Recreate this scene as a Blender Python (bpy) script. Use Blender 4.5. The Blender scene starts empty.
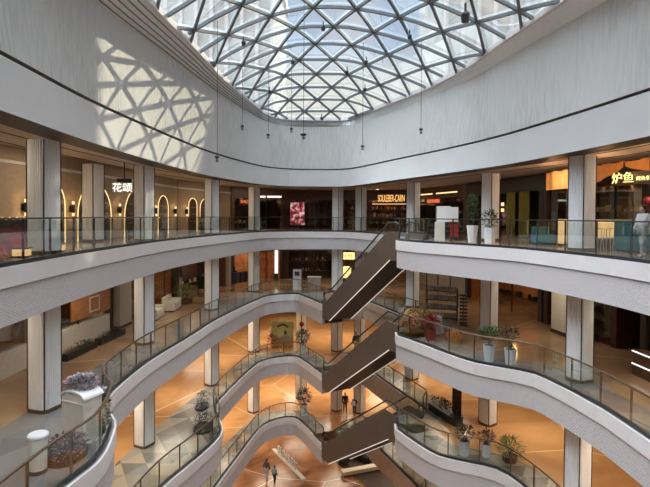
import bpy, bmesh, math, random
from mathutils import Vector, Matrix
from mathutils.geometry import tessellate_polygon
random.seed(7)
PI = math.pi
scene = bpy.context.scene
COL = scene.collection

# ------------------------------------------------------------------ materials
def ramp(nt, fac, stops):
    r = nt.nodes.new('ShaderNodeValToRGB')
    e = r.color_ramp.elements
    while len(e) < len(stops): e.new(0.5)
    for el, (p, c) in zip(e, stops):
        el.position = p; el.color = (c[0], c[1], c[2], 1)
    nt.links.new(fac, r.inputs['Fac'])
    return r.outputs['Color']

def pbr(name, color, rough=0.5, metal=0.0, var=0.06, scale=6.0, bump=0.0, bscale=40.0, stretch=(1, 1, 1), emis=None, estr=0.0, spec=0.5):
    m = bpy.data.materials.new(name); m.use_nodes = True
    nt = m.node_tree; b = nt.nodes['Principled BSDF']
    b.inputs['Roughness'].default_value = rough
    b.inputs['Metallic'].default_value = metal
    b.inputs['Specular IOR Level'].default_value = spec
    tc = nt.nodes.new('ShaderNodeTexCoord'); mp = nt.nodes.new('ShaderNodeMapping')
    mp.inputs['Scale'].default_value = stretch
    nt.links.new(tc.outputs['Object'], mp.inputs['Vector'])
    n = nt.nodes.new('ShaderNodeTexNoise'); n.inputs['Scale'].default_value = scale; n.inputs['Detail'].default_value = 4
    nt.links.new(mp.outputs['Vector'], n.inputs['Vector'])
    lo = [max(0, c * (1 - var)) for c in color]; hi = [min(1, c * (1 + var)) for c in color]
    col = ramp(nt, n.outputs['Fac'], [(0.3, lo), (0.7, hi)])
    nt.links.new(col, b.inputs['Base Color'])
    if bump:
        n2 = nt.nodes.new('ShaderNodeTexNoise'); n2.inputs['Scale'].default_value = bscale; n2.inputs['Detail'].default_value = 2
        nt.links.new(mp.outputs['Vector'], n2.inputs['Vector'])
        bp = nt.nodes.new('ShaderNodeBump'); bp.inputs['Strength'].default_value = bump; bp.inputs['Distance'].default_value = 0.05
        nt.links.new(n2.outputs['Fac'], bp.inputs['Height']); nt.links.new(bp.outputs['Normal'], b.inputs['Normal'])
    if emis:
        b.inputs['Emission Color'].default_value = (*emis, 1); b.inputs['Emission Strength'].default_value = estr
    return m

def emit(name, color, strength):
    m = bpy.data.materials.new(name); m.use_nodes = True
    nt = m.node_tree; nt.nodes.clear()
    e = nt.nodes.new('ShaderNodeEmission'); e.inputs['Color'].default_value = (*color, 1); e.inputs['Strength'].default_value = strength
    o = nt.nodes.new('ShaderNodeOutputMaterial'); nt.links.new(e.outputs[0], o.inputs[0])
    return m

def glass(name, tint, gloss=0.5, rough=0.02):
    m = bpy.data.materials.new(name); m.use_nodes = True
    nt = m.node_tree; nt.nodes.clear()
    t = nt.nodes.new('ShaderNodeBsdfTransparent'); t.inputs['Color'].default_value = (*tint, 1)
    g = nt.nodes.new('ShaderNodeBsdfGlossy'); g.inputs['Roughness'].default_value = rough; g.inputs['Color'].default_value = (0.9, 0.95, 0.93, 1)
    f = nt.nodes.new('ShaderNodeFresnel'); f.inputs['IOR'].default_value = 1.45
    mu = nt.nodes.new('ShaderNodeMath'); mu.operation = 'MULTIPLY'; mu.inputs[1].default_value = gloss
    nt.links.new(f.outputs[0], mu.inputs[0])
    mx = nt.nodes.new('ShaderNodeMixShader')
    nt.links.new(mu.outputs[0], mx.inputs[0]); nt.links.new(t.outputs[0], mx.inputs[1]); nt.links.new(g.outputs[0], mx.inputs[2])
    o = nt.nodes.new('ShaderNodeOutputMaterial'); nt.links.new(mx.outputs[0], o.inputs[0])
    return m

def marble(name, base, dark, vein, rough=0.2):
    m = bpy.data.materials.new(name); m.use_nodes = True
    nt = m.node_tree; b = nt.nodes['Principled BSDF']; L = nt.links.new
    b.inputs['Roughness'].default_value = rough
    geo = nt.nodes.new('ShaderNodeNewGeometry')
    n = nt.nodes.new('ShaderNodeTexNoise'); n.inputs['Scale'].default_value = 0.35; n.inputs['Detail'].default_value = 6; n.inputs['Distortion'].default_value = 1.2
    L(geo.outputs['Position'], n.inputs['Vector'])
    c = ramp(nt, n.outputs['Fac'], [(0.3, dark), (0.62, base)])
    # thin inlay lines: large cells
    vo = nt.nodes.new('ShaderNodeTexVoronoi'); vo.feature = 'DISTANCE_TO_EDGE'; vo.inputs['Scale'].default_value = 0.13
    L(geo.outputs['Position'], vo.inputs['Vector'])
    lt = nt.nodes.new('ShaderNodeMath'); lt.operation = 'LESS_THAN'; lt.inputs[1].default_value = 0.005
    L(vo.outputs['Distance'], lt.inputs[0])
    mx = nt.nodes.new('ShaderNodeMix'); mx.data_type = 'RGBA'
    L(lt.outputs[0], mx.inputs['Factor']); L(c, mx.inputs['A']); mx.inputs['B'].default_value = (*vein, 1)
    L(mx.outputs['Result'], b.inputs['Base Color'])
    return m

def tri_tiles(name, cols, size=1.1, rough=0.25):
    m = bpy.data.materials.new(name); m.use_nodes = True
    nt = m.node_tree; b = nt.nodes['Principled BSDF']; L = nt.links.new
    b.inputs['Roughness'].default_value = rough
    geo = nt.nodes.new('ShaderNodeNewGeometry'); sp = nt.nodes.new('ShaderNodeSeparateXYZ'); L(geo.outputs['Position'], sp.inputs[0])
    def math_(op, a, bb=None):
        n = nt.nodes.new('ShaderNodeMath'); n.operation = op
        for i, v in enumerate((a, bb)):
            if v is None: continue
            if isinstance(v, (int, float)): n.inputs[i].default_value = v
            else: L(v, n.inputs[i])
        return n.outputs[0]
    v = math_('MULTIPLY', sp.outputs['Y'], 1.1547 / size)
    u = math_('SUBTRACT', math_('MULTIPLY', sp.outputs['X'], 1 / size), math_('MULTIPLY', v, 0.5))
    fu, fv = math_('FLOOR', u), math_('FLOOR', v)
    w = math_('FLOOR', math_('ADD', u, v))
    cm = nt.nodes.new('ShaderNodeCombineXYZ'); L(fu, cm.inputs[0]); L(fv, cm.inputs[1]); L(w, cm.inputs[2])
    wn = nt.nodes.new('ShaderNodeTexWhiteNoise'); wn.noise_dimensions = '3D'; L(cm.outputs[0], wn.inputs['Vector'])
    k = len(cols)
    c = ramp(nt, wn.outputs['Value'], [(i / k, cols[i]) for i in range(k)])
    c.node.color_ramp.interpolation = 'CONSTANT'
    L(c, b.inputs['Base Color'])
    return m

def ribbed_wall(name, color):
    """plaster wall with broken vertical ribs in relief"""
    m = bpy.data.materials.new(name); m.use_nodes = True
    nt = m.node_tree; b = nt.nodes['Principled BSDF']; L = nt.links.new
    b.inputs['Roughness'].default_value = 0.7
    uv = nt.nodes.new('ShaderNodeUVMap'); uv.uv_map = 'UVMap'
    mp = nt.nodes.new('ShaderNodeMapping'); mp.inputs['Scale'].default_value = (9, 0.9, 1); L(uv.outputs[0], mp.inputs[0])
    n = nt.nodes.new('ShaderNodeTexNoise'); n.inputs['Scale'].default_value = 1.0; n.inputs['Detail'].default_value = 3; L(mp.outputs[0], n.inputs['Vector'])
    m2 = nt.nodes.new('ShaderNodeMapping'); m2.inputs['Scale'].default_value = (.25, .18, 1); L(uv.outputs[0], m2.inputs[0])
    n2 = nt.nodes.new('ShaderNodeTexNoise'); n2.inputs['Scale'].default_value = 1; L(m2.outputs[0], n2.inputs['Vector'])
    mk = ramp(nt, n2.outputs['Fac'], [(0.35, (0.15,) * 3), (0.62, (1,) * 3)])
    mu = nt.nodes.new('ShaderNodeMath'); mu.operation = 'MULTIPLY'
    r = ramp(nt, n.outputs['Fac'], [(0.45, (0,) * 3), (0.6, (1,) * 3)])
    L(r, mu.inputs[0]); L(mk, mu.inputs[1])
    bp = nt.nodes.new('ShaderNodeBump'); bp.inputs['Strength'].default_value = 0.55; bp.inputs['Distance'].default_value = 0.06
    L(mu.outputs[0], bp.inputs['Height']); L(bp.outputs[0], b.inputs['Normal'])
    c = ramp(nt, mu.outputs[0], [(0, color), (1, [x * 0.86 for x in color])])
    L(c, b.inputs['Base Color'])
    return m

def hatched(name, color):
    """fine fish-scale hatching of the lower fascia band"""
    m = bpy.data.materials.new(name); m.use_nodes = True
    nt = m.node_tree; b = nt.nodes['Principled BSDF']; L = nt.links.new
    b.inputs['Roughness'].default_value = 0.55
    uv = nt.nodes.new('ShaderNodeUVMap'); uv.uv_map = 'UVMap'
    mp = nt.nodes.new('ShaderNodeMapping'); mp.inputs['Scale'].default_value = (11, 15, 1); mp.inputs['Rotation'].default_value = (0, 0, 0.6); L(uv.outputs[0], mp.inputs[0])
    v = nt.nodes.new('ShaderNodeTexVoronoi'); v.inputs['Scale'].default_value = 1; v.inputs['Randomness'].default_value = 0.35; L(mp.outputs[0], v.inputs['Vector'])
    bp = nt.nodes.new('ShaderNodeBump'); bp.inputs['Strength'].default_value = 0.5; bp.inputs['Distance'].default_value = 0.03
    L(v.outputs['Distance'], bp.inputs['Height']); L(bp.outputs[0], b.inputs['Normal'])
    c = ramp(nt, v.outputs['Distance'], [(0.1, color), (0.75, [x * 0.72 for x in color])])
    L(c, b.inputs['Base Color'])
    return m

M = {}
M['white'] = pbr('white_paint', (0.74, 0.72, 0.72), 0.5, var=0.03, scale=1.5)
M['fascia_low'] = hatched('fascia_hatched', (0.66, 0.64, 0.65))
M['plaster'] = ribbed_wall('ribbed_plaster', (0.69, 0.705, 0.695))
M['plaster_plain'] = pbr('plain_plaster', (0.70, 0.71, 0.71), 0.6, var=0.03, scale=0.8)
M['cove'] = pbr('cove_paint', (0.84, 0.88, 0.90), 0.6, var=0.03)
M['groove'] = pbr('shadow_gap', (0.30, 0.29, 0.28), 0.8)  # shade of the recesses put into this grey
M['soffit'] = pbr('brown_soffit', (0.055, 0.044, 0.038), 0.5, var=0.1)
M['ceiling'] = pbr('ceiling_paint', (0.66, 0.58, 0.54), 0.7, var=0.05)
M['black'] = pbr('black_metal', (0.02, 0.02, 0.022), 0.4)
M['steel'] = pbr('grey_steel', (0.15, 0.17, 0.18), 0.5, metal=0.0, var=0.08)
M['bronze'] = pbr('bronze', (0.17, 0.115, 0.075), 0.35, metal=0.6, var=0.12)
M['dark_rail'] = pbr('dark_rail', (0.07, 0.065, 0.06), 0.35, metal=0.5)
M['column'] = pbr('column_stone', (0.82, 0.81, 0.80), 0.5, var=0.07, scale=3, stretch=(6, 6, 0.6))
M['brown_panel'] = pbr('brown_cladding', (0.112, 0.082, 0.06), 0.45, var=0.06, scale=2)
M['tan_panel'] = pbr('tan_cladding', (0.60, 0.46, 0.35), 0.45, var=0.08, scale=2)
M['dark_under'] = pbr('dark_underside', (0.035, 0.026, 0.02), 0.5)
M['led'] = emit('led_line', (1.0, 0.88, 0.76), 0.75)
M['glass'] = glass('rail_glass', (0.94, 0.96, 0.95), 0.28)
M['roof_glass'] = glass('roof_glass', (0.88, 0.92, 0.95), 0.5)
M['marble'] = marble('amber_marble', (0.64, 0.36, 0.16), (0.50, 0.26, 0.105), (0.8, 0.62, 0.4))
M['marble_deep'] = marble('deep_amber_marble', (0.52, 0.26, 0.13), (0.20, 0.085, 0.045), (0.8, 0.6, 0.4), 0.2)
M['marble_brown'] = marble('brown_marble', (0.40, 0.255, 0.15), (0.29, 0.18, 0.11), (0.5, 0.36, 0.24), 0.14)
M['tiles'] = tri_tiles('triangle_tiles', [(0.16, 0.15, 0.13), (0.34, 0.32, 0.27), (0.25, 0.25, 0.22), (0.42, 0.36, 0.27), (0.2, 0.19, 0.165), (0.30, 0.28, 0.22)], 1.15)
M['tiles_grey'] = tri_tiles('grey_triangle_tiles', [(0.2, 0.2, 0.2), (0.23, 0.225, 0.22), (0.18, 0.18, 0.18), (0.25, 0.24, 0.23)], 1.2)
M['concrete'] = pbr('dim_wall', (0.10, 0.08, 0.07), 0.8)

# ------------------------------------------------------------------ mesh helper
class MB:
    def __init__(self): self.v = []; self.f = []; self.uv = None
    def add(self, vs, fs):
        n = len(self.v); self.v += [tuple(x) for x in vs]; self.f += [[i + n for i in f] for f in fs]
        return self
    def box(self, c, s, rz=0.0):
        x, y, z = s[0] / 2, s[1] / 2, s[2] / 2; ca, sa = math.cos(rz), math.sin(rz)
        vs = [(c[0] + ca * a - sa * b, c[1] + sa * a + ca * b, c[2] + d) for a, b, d in
              [(-x, -y, -z), (x, -y, -z), (x, y, -z), (-x, y, -z), (-x, -y, z), (x, -y, z), (x, y, z), (-x, y, z)]]
        return self.add(vs, [(0, 3, 2, 1), (4, 5, 6, 7), (0, 1, 5, 4), (1, 2, 6, 5), (2, 3, 7, 6), (3, 0, 4, 7)])
    def prism(self, poly, z0, z1):
        n = len(poly)
        vs = [(p[0], p[1], z0) for p in poly] + [(p[0], p[1], z1) for p in poly]
        return self.add(vs, [list(range(n))[::-1], list(range(n, 2 * n))] + [(i, (i + 1) % n, n + (i + 1) % n, n + i) for i in range(n)])
    def extrude_profile(self, prof, org, d, w):
        """prof: list of (s,z) in the vertical plane along unit d from org; extruded sideways by w = (w0,w1) along the left normal"""
        nx, ny = -d[1], d[0]; n = len(prof)
        vs = [(org[0] + d[0] * s + nx * t, org[1] + d[1] * s + ny * t, z) for t in w for s, z in prof]
        return self.add(vs, [list(range(n)), list(range(n, 2 * n))[::-1]] + [(i, n + i, n + (i + 1) % n, (i + 1) % n) for i in range(n)])
    def tube(self, path, r, n=8, cap=True):
        path = [Vector(p) for p in path]; rings = []
        rr = r if isinstance(r, (list, tuple)) else [r] * len(path)
        up = Vector((0, 0, 1))
        for i, p in enumerate(path):
            t = (path[min(i + 1, len(path) - 1)] - path[max(i - 1, 0)]).normalized()
            a = t.cross(up)
            if a.length < 1e-3: a = t.cross(Vector((1, 0, 0)))
            a.normalize(); b = a.cross(t).normalized()
            rings.append([p + (a * math.cos(2 * PI * k / n) + b * math.sin(2 * PI * k / n)) * rr[i] for k in range(n)])
        vs = [q for ring in rings for q in ring]
        fs = [(i * n + k, i * n + (k + 1) % n, (i + 1) * n + (k + 1) % n, (i + 1) * n + k) for i in range(len(path) - 1) for k in range(n)]
        if cap: fs += [list(range(n))[::-1], [len(vs) - n + k for k in range(n)]]
        return self.add(vs, fs)
    def bar(self, path, w, h):
        """rectangular bar following path; h vertical-ish"""
        path = [Vector(p) for p in path]; vs = []; up = Vector((0, 0, 1))
        for i, p in enumerate(path):
            t = (path[min(i + 1, len(path) - 1)] - path[max(i - 1, 0)]).normalized()
            a = t.cross(up)
            if a.length < 1e-3: a = Vector((1, 0, 0))
            a.normalize(); b = a.cross(t).normalized()
            vs += [p + a * w / 2 + b * h / 2, p - a * w / 2 + b * h / 2, p - a * w / 2 - b * h / 2, p + a * w / 2 - b * h / 2]
        fs = [(i * 4 + k, i * 4 + (k + 1) % 4, i * 4 + 4 + (k + 1) % 4, i * 4 + 4 + k) for i in range(len(path) - 1) for k in range(4)]
        fs += [(3, 2, 1, 0), tuple(len(vs) - 4 + k for k in range(4))]
        return self.add(vs, fs)
    def lathe(self, prof, c=(0, 0, 0), n=20):
        vs = []
        for r, z in prof:
            vs += [(c[0] + r * math.cos(2 * PI * k / n), c[1] + r * math.sin(2 * PI * k / n), c[2] + z) for k in range(n)]
        fs = [(i * n + k, i * n + (k + 1) % n, (i + 1) * n + (k + 1) % n, (i + 1) * n + k) for i in range(len(prof) - 1) for k in range(n)]
        fs += [list(range(n))[::-1], [len(vs) - n + k for k in range(n)]]
        return self.add(vs, fs)
    def ball(self, c, r, n=10, m=7):
        r = r if isinstance(r, (tuple, list)) else (r, r, r)
        vs = [(c[0], c[1], c[2] - r[2])]
        for j in range(1, m):
            th = -PI / 2 + PI * j / m
            vs += [(c[0] + r[0] * math.cos(th) * math.cos(2 * PI * k / n), c[1] + r[1] * math.cos(th) * math.sin(2 * PI * k / n), c[2] + r[2] * math.sin(th)) for k in range(n)]
        vs.append((c[0], c[1], c[2] + r[2])); t = len(vs) - 1
        fs = [(0, 1 + (k + 1) % n, 1 + k) for k in range(n)]
        for j in range(m - 2):
            a = 1 + j * n
            fs += [(a + k, a + (k + 1) % n, a + n + (k + 1) % n, a + n + k) for k in range(n)]
        a = 1 + (m - 2) * n
        fs += [(a + k, a + (k + 1) % n, t) for k in range(n)]
        return self.add(vs, fs)
    def leaf(self, p, d, l, w):
        d = Vector(d).normalized(); s = d.cross(Vector((0, 0, 1)))
        if s.length < 1e-3: s = Vector((1, 0, 0))
        s.normalize(); p = Vector(p); m = p + d * l * .5 + Vector((0, 0, l * .08))
        return self.add([p, m + s * w / 2, p + d * l, m - s * w / 2], [(0, 1, 2, 3)])
    def build(self, name, mat, parent=None, org=(0, 0, 0), smooth=False):
        me = bpy.data.meshes.new(name)
        me.from_pydata([(x - org[0], y - org[1], z - org[2]) for x, y, z in self.v], [], self.f)
        if self.uv:
            l = me.uv_layers.new(name='UVMap')
            for poly in me.polygons:
                for li in poly.loop_indices: l.data[li].uv = self.uv[me.loops[li].vertex_index]
        bm = bmesh.new(); bm.from_mesh(me); bmesh.ops.recalc_face_normals(bm, faces=bm.faces); bm.to_mesh(me); bm.free()
        if smooth:
            for p in me.polygons: p.use_smooth = True
        me.materials.append(mat if not isinstance(mat, str) else M[mat])
        o = bpy.data.objects.new(name, me); COL.objects.link(o)
        if parent is not None: o.parent = parent
        else: o.location = org
        return o

def tag(o, label=None, cat=None, group=None, kind=None):
    if label: o['label'] = label
    if cat: o['category'] = cat
    if group: o['group'] = group
    if kind: o['kind'] = kind
    return o

def thing(name, label, cat, loc=(0, 0, 0), rz=0.0, group=None):
    o = bpy.data.objects.new(name, None); COL.objects.link(o)
    o.location = loc; o.rotation_euler = (0, 0, rz); o.empty_display_size = 0.2
    return tag(o, label, cat, group)

def dup(o, loc=None, rz=None, label=None, parent=None, group=None):
    c = o.copy(); COL.objects.link(c)
    if parent is not None: c.parent = parent
    for ch in list(o.children): dup(ch, parent=c)
    if loc is not None: c.location = loc
    if rz is not None: c.rotation_euler = (0, 0, rz)
    if label: c['label'] = label
    if group: c['group'] = group
    return c

def struct(o, label): return tag(o, label, None, None, 'structure')

# ------------------------------------------------------------------ plan
def smooth(pts, step=0.45):
    """Catmull-Rom through pts, sampled evenly"""
    P = [Vector(p).to_2d() if len(p) > 2 else Vector(p) for p in pts]
    P = [P[0] * 2 - P[1]] + P + [P[-1] * 2 - P[-2]]
    out = []
    for i in range(1, len(P) - 2):
        p0, p1, p2, p3 = P[i - 1:i + 3]; n = max(2, int((p2 - p1).length / step))
        for k in range(n):
            t = k / n
            out.append(0.5 * ((2 * p1) + (p2 - p0) * t + (2 * p0 - 5 * p1 + 4 * p2 - p3) * t * t + (3 * p1 - p0 - 3 * p2 + p3) * t ** 3))
    out.append(P[-2])
    return [(a.x, a.y) for a in out]

NEAR = -1.6
LEV = {'A': 0.0, 'B': -5.0, 'C': -10.0, 'D': -15.0}
LNAME = {'A': 'top gallery', 'B': 'second gallery', 'C': 'third gallery', 'D': 'fourth gallery'}
CEIL_DROP = 1.42
LC1, LC2 = (-0.16, 34.63), (1.36, 35.37)      # landing corners at the far end
UC1, UC2 = (3.89, 26.33), (5.41, 27.07)       # landing corners on the wing
SEC = {}
SEC['A'] = [('w', smooth([(-7.6, NEAR), (-7.6, 5), (-7.7, 11.5), (-7.88, 14.5), (-7.95, 18.2), (-7.85, 24), (-7.0, 29.5), (-5.5, 36), (-4.7, 38), (-3.0, 39.3), (-1, 39.6), (1.2, 39.5), (2.6, 38.0), (4.2, 33.6), (5.6, 29.0)]) + [(5.9, 28.2), UC2]),
            ('l', [UC2, UC1])]
SEC['B'] = [('w', smooth([(-6.2, NEAR), (-6.15, 6), (-6.0, 10.5), (-5.75, 12.3), (-6.05, 13.8), (-6.4, 14.75), (-7.1, 15.8), (-7.48, 17.2), (-7.48, 20.7), (-6.95, 25), (-6.4, 29.7), (-5.05, 36), (-4.2, 38.1), (-2.4, 39.0), (-1.5, 37.6), (-0.6, 35.6)]) + [LC1]),
            ('l', [LC1, LC2]), ('b', [LC2, (2.9, 36.6), (5.9, 28.2), UC2]), ('l', [UC2, UC1])]
SEC['C'] = [('w', smooth([(-7.6, NEAR), (-7.6, 8), (-7.3, 14), (-7.0, 17.5), (-6.65, 20), (-6.0, 22), (-5.4, 24.1), (-5.35, 25.4), (-5.8, 26.8), (-6.3, 28.3), (-6.35, 29.5), (-5.95, 32.4), (-5.4, 35.4), (-4.8, 37.5), (-3.6, 38.6), (-2.3, 38.8), (-1.5, 37.5), (-0.6, 35.6)]) + [LC1]),
            ('l', [LC1, LC2]), ('b', [LC2, (2.9, 36.6), (5.9, 28.2), UC2]), ('l', [UC2, UC1])]
SEC['D'] = [('w', smooth([(-7.6, NEAR), (-7.6, 12), (-7.3, 20), (-6.9, 26), (-6.4, 29.2), (-5.6, 33.5), (-4.8, 37.2), (-3.7, 38.7), (-2.4, 39.0), (-1.5, 37.6), (-0.6, 35.6)]) + [LC1]),
            ('l', [LC1, LC2]), ('b', [LC2, (2.9, 36.6), (5.9, 28.2), UC2]), ('w', [UC2, UC1])]
SEC['A'] += [('w', [UC1] + smooth([(3.86, 25.7), (4.5, 24.1), (5.75, 22.5), (6.75, 21.1), (7.8, 19.5), (8.65, 16.3), (9.05, 13.5), (9.2, 8), (9.2, NEAR)]))]
SEC['B'] += [('w', [UC1] + smooth([(3.86, 25.6), (4.8, 23.9), (5.7, 22.1), (6.5, 20.85), (7.5, 20.15), (8.4, 19.4), (8.72, 18.3), (9.04, 16.6), (9.2, 13.6), (9.2, NEAR)]))]
SEC['C'] += [('w', [UC1] + smooth([(3.86, 25.6), (4.6, 24.05), (5.4, 22.8), (6.6, 22.15), (7.7, 21.6), (8.3, 20.4), (8.8, 18), (9.1, 13.6), (9.2, NEAR)]))]
SEC['D'] += [('w', [UC1] + smooth([(3.86, 25.6), (4.6, 24.05), (5.8, 22.5), (6.75, 21.1), (7.8, 19.5), (8.65, 16.3), (9.1, 13.5), (9.2, NEAR)]))]

def void(l):
    out = []
    for t, pts in SEC[l]:
        for p in pts:
            if not out or (Vector(out[-1]) - Vector(p)).length > 1e-4: out.append(p)
    return out

def offset_path(pts, o, closed=False):
    """move along the void-side normal (right of travel) by o"""
    n = len(pts); res = []
    for i in range(n):
        p = Vector(pts[i])
        a = Vector(pts[i - 1]) if (i > 0 or closed) else None
        b = Vector(pts[(i + 1) % n]) if (i < n - 1 or closed) else None
        ds = []
        if a is not None: ds.append((p - a).normalized())
        if b is not None: ds.append((b - p).normalized())
        ns = [Vector((d.y, -d.x)) for d in ds]
        m = sum(ns, Vector((0, 0)))
        if m.length < 1e-6: m = ns[0]
        m.normalize(); k = max(0.55, m.dot(ns[0]))
        res.append((p.x + m.x * o / k, p.y + m.y * o / k))
    return res

def sweep(pts, prof, closed=False):
    """prof: closed loop of (offset, z); returns MB with uv (arc length, z)"""
    mb = MB(); mb.uv = []
    rows = [offset_path(pts, o, closed) for o, z in prof]; k = len(prof); n = len(pts); s = 0
    for i in range(n):
        if i: s += (Vector(pts[i]) - Vector(pts[i - 1])).length
        for j in range(k):
            mb.v.append((rows[j][i][0], rows[j][i][1], prof[j][1])); mb.uv.append((s, prof[j][1]))
    for i in range(n if closed else n - 1):
        a, b = i * k, ((i + 1) % n) * k
        for j in range(k): mb.f.append((a + j, b + j, b + (j + 1) % k, a + (j + 1) % k))
    if not closed:
        mb.f += [tuple(range(k))[::-1], tuple((n - 1) * k + j for j in range(k))]
    return mb

BX0, BX1, BY0, BY1 = -20.0, 22.0, -6.0, 60.0
OUT = [(BX0, BY0), (BX1, BY0), (BX1, BY1), (BX0, BY1)]
def plate(hole, z, name, mat):
    loops = [[Vector((x, y, 0)) for x, y in OUT]] + ([[Vector((x, y, 0)) for x, y in hole]] if hole else [])
    tris = tessellate_polygon(loops); flat = [p for l in loops for p in l]
    mb = MB(); mb.add([(p.x, p.y, z) for p in flat], [tuple(t) for t in tris])
    return mb.build(name, mat)

trim_n = 0
for l, z in LEV.items():
    V = void(l)
    struct(plate(V, z, 'floor', 'marble_brown' if l in 'AB' else 'marble'), 'amber marble floor of the %s' % LNAME[l])
    struct(plate(V, z - CEIL_DROP, 'ceiling', 'ceiling'), 'ceiling under the %s' % LNAME[l])
    # tiled border along the edge, dark soffit strip under it
    for t, pts in SEC[l]:
        mb = MB()
        a = pts; b = offset_path(pts, -1.5); n = len(a)
        if pts is SEC[l][0][1] and l != 'A':
            XB = [(-9, -9.5), (22, -9.4), (27, -8.7), (33.5, -7.3), (38, -6.0)]
            def xb(y):
                for (y0, x0), (y1, x1) in zip(XB, XB[1:]):
                    if y <= y1: return x0 + (x1 - x0) * (y - y0) / (y1 - y0)
                return None
            b = [(min(xb(p[1]), p[0] - .8), p[1]) if p[1] < 37.9 and p[0] < -3.9 else q for p, q in zip(a, b)]
        mb.add([(p[0], p[1], z + .004) for p in a] + [(p[0], p[1], z + .004) for p in b], [(i, i + 1, n + i + 1, n + i) for i in range(n - 1)])
        struct(mb.build('floor', 'tiles_grey' if l in 'AB' else 'tiles'), 'tiled border of the %s' % LNAME[l])
    for t, pts in SEC[l]:
        if t == 'l': continue
        trim_n += 1
        up, lo = ('white', 'fascia_low') if t == 'w' else ('tan_panel', 'tan_panel')
        struct(sweep(pts, [(-.25, z), (.06, z), (.06, z - .5), (-.25, z - .5)]).build('trim_%d' % trim_n, up), 'upper fascia band of the %s' % LNAME[l])
        trim_n += 1
        struct(sweep(pts, [(-.25, z - .53), (0, z - .53), (0, z - CEIL_DROP - .02), (-.25, z - CEIL_DROP - .02)]).build('trim_%d' % trim_n, lo), 'hatched lower fascia band of the %s' % LNAME[l])
        struct(sweep(pts, [(-.25, z - .49), (-.06, z - .49), (-.06, z - .54), (-.25, z - .54)]).build('trim_%d_groove' % trim_n, 'groove'), 'shadow gap in the fascia of the %s' % LNAME[l])
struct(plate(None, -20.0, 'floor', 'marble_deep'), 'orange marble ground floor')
struct(plate(None, -20.4, 'floor', 'concrete'), 'ground slab')

# ------------------------------------------------------------------ upper ring: smooth closed outlines resampled by angle
CX, CY_ = 0.4, 18.0
def resample(pts, n=160):
    P = smooth(pts + [pts[0]], 0.2)
    ang = sorted(((math.atan2(y - CY_, x - CX)) % (2 * PI), math.hypot(x - CX, y - CY_)) for x, y in P)
    out = []
    for k in range(n):
        a = (-2 * PI * k / n - PI / 2) % (2 * PI)           # clockwise, so that the void lies to the right of travel
        import bisect
        i = bisect.bisect_left(ang, (a, 0)); hi = ang[i % len(ang)]; lo = ang[i - 1]
        da = (hi[0] - lo[0]) % (2 * PI) or 1e-9; f = ((a - lo[0]) % (2 * PI)) / da
        r = lo[1] + (hi[1] - lo[1]) * f
        out.append((CX + r * math.cos(a), CY_ + r * math.sin(a)))
    return out
U0 = resample([(-7.3, -3), (-7.3, 4), (-7.35, 10.7), (-7.6, 15.6), (-7.5, 20.9), (-7.0, 28), (-5.7, 34), (-4.6, 37), (-3.0, 38.6), (-1, 38.9), (1.3, 38.7), (2.6, 36.6), (4.3, 31.9), (6.2, 27.2), (7.6, 23.4), (8.3, 20.8), (9.1, 15.5), (9.4, 12), (9.4, 4), (9.4, -3), (5, -4.5), (-4, -4.5)])
U2 = resample([(-7.6, -3), (-7.6, 4), (-7.7, 10.7), (-7.65, 16), (-7.1, 20.9), (-6.3, 27.4), (-5.2, 33.5), (-4.4, 36.6), (-3.0, 38.2), (-1, 38.5), (1.3, 38.3), (2.7, 36.6), (4.4, 33), (6.2, 28.6), (7.5, 24.6), (8.2, 20.8), (9.2, 15.5), (9.5, 12), (9.5, 4), (9.5, -3), (5, -4.5), (-4, -4.5)])
U3 = resample([(-6.3, -3), (-6.3, 4), (-6.4, 10.7), (-6.4, 16), (-6.0, 22), (-5.7, 27.4), (-4.9, 33.5), (-4.45, 36.4), (-3.3, 38.1), (-1, 38.35), (1.6, 38.3), (2.7, 36.6), (4.2, 33), (6.0, 28.8), (7.2, 24.6), (7.7, 20.8), (8.3, 17), (8.5, 12), (8.5, 4), (8.5, -3), (5, -3.8), (-4, -3.8)])
def lerp_ring(a, b, t): return [(p[0] + (q[0] - p[0]) * t, p[1] + (q[1] - p[1]) * t) for p, q in zip(a, b)]
def loft(rings, name, mat, lab):
    n = len(rings[0][0]); mb = MB(); mb.uv = []; s = [0]
    for i in range(1, n): s.append(s[-1] + (Vector(rings[0][0][i]) - Vector(rings[0][0][i - 1])).length)
    for pts, z in rings:
        for i, p in enumerate(pts): mb.v.append((p[0], p[1], z)); mb.uv.append((s[i], z))
    for j in range(len(rings) - 1):
        for i in range(n): mb.f.append((j * n + i, j * n + (i + 1) % n, (j + 1) * n + (i + 1) % n, (j + 1) * n + i))
    return struct(mb.build(name, mat), lab)
ZC, ZG, ZW, ZD = 3.63, 4.93, 8.35, 8.78
U1 = lerp_ring(U0, U2, 0.28)
out25 = offset_path(U0, -.35, True)
loft([(U0, ZC), (lerp_ring(U0, U2, .25), ZG)], 'trim_ring', 'plaster_plain', 'smooth white band above the top gallery')
loft([(lerp_ring(U0, U2, .25), ZG), (offset_path(U1, -.22, True), ZG + .01), (offset_path(U1, -.22, True), ZG + .08), (offset_path(U1, .04, True), ZG + .09)], 'trim_ring_gap', 'groove', 'shadow gap around the atrium wall')
loft([(offset_path(U1, .04, True), ZG + .09), (U2, ZW)], 'wall_upper', 'plaster', 'pale ribbed plaster wall below the skylight')
loft([(U2, ZW)] + [(lerp_ring(U2, U3, t), ZW + (ZD - ZW) * t ** 1.25) for t in (.25, .5, .75, 1.0)], 'trim_cove', 'cove', 'pale cove sloping in below the skylight')
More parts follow.
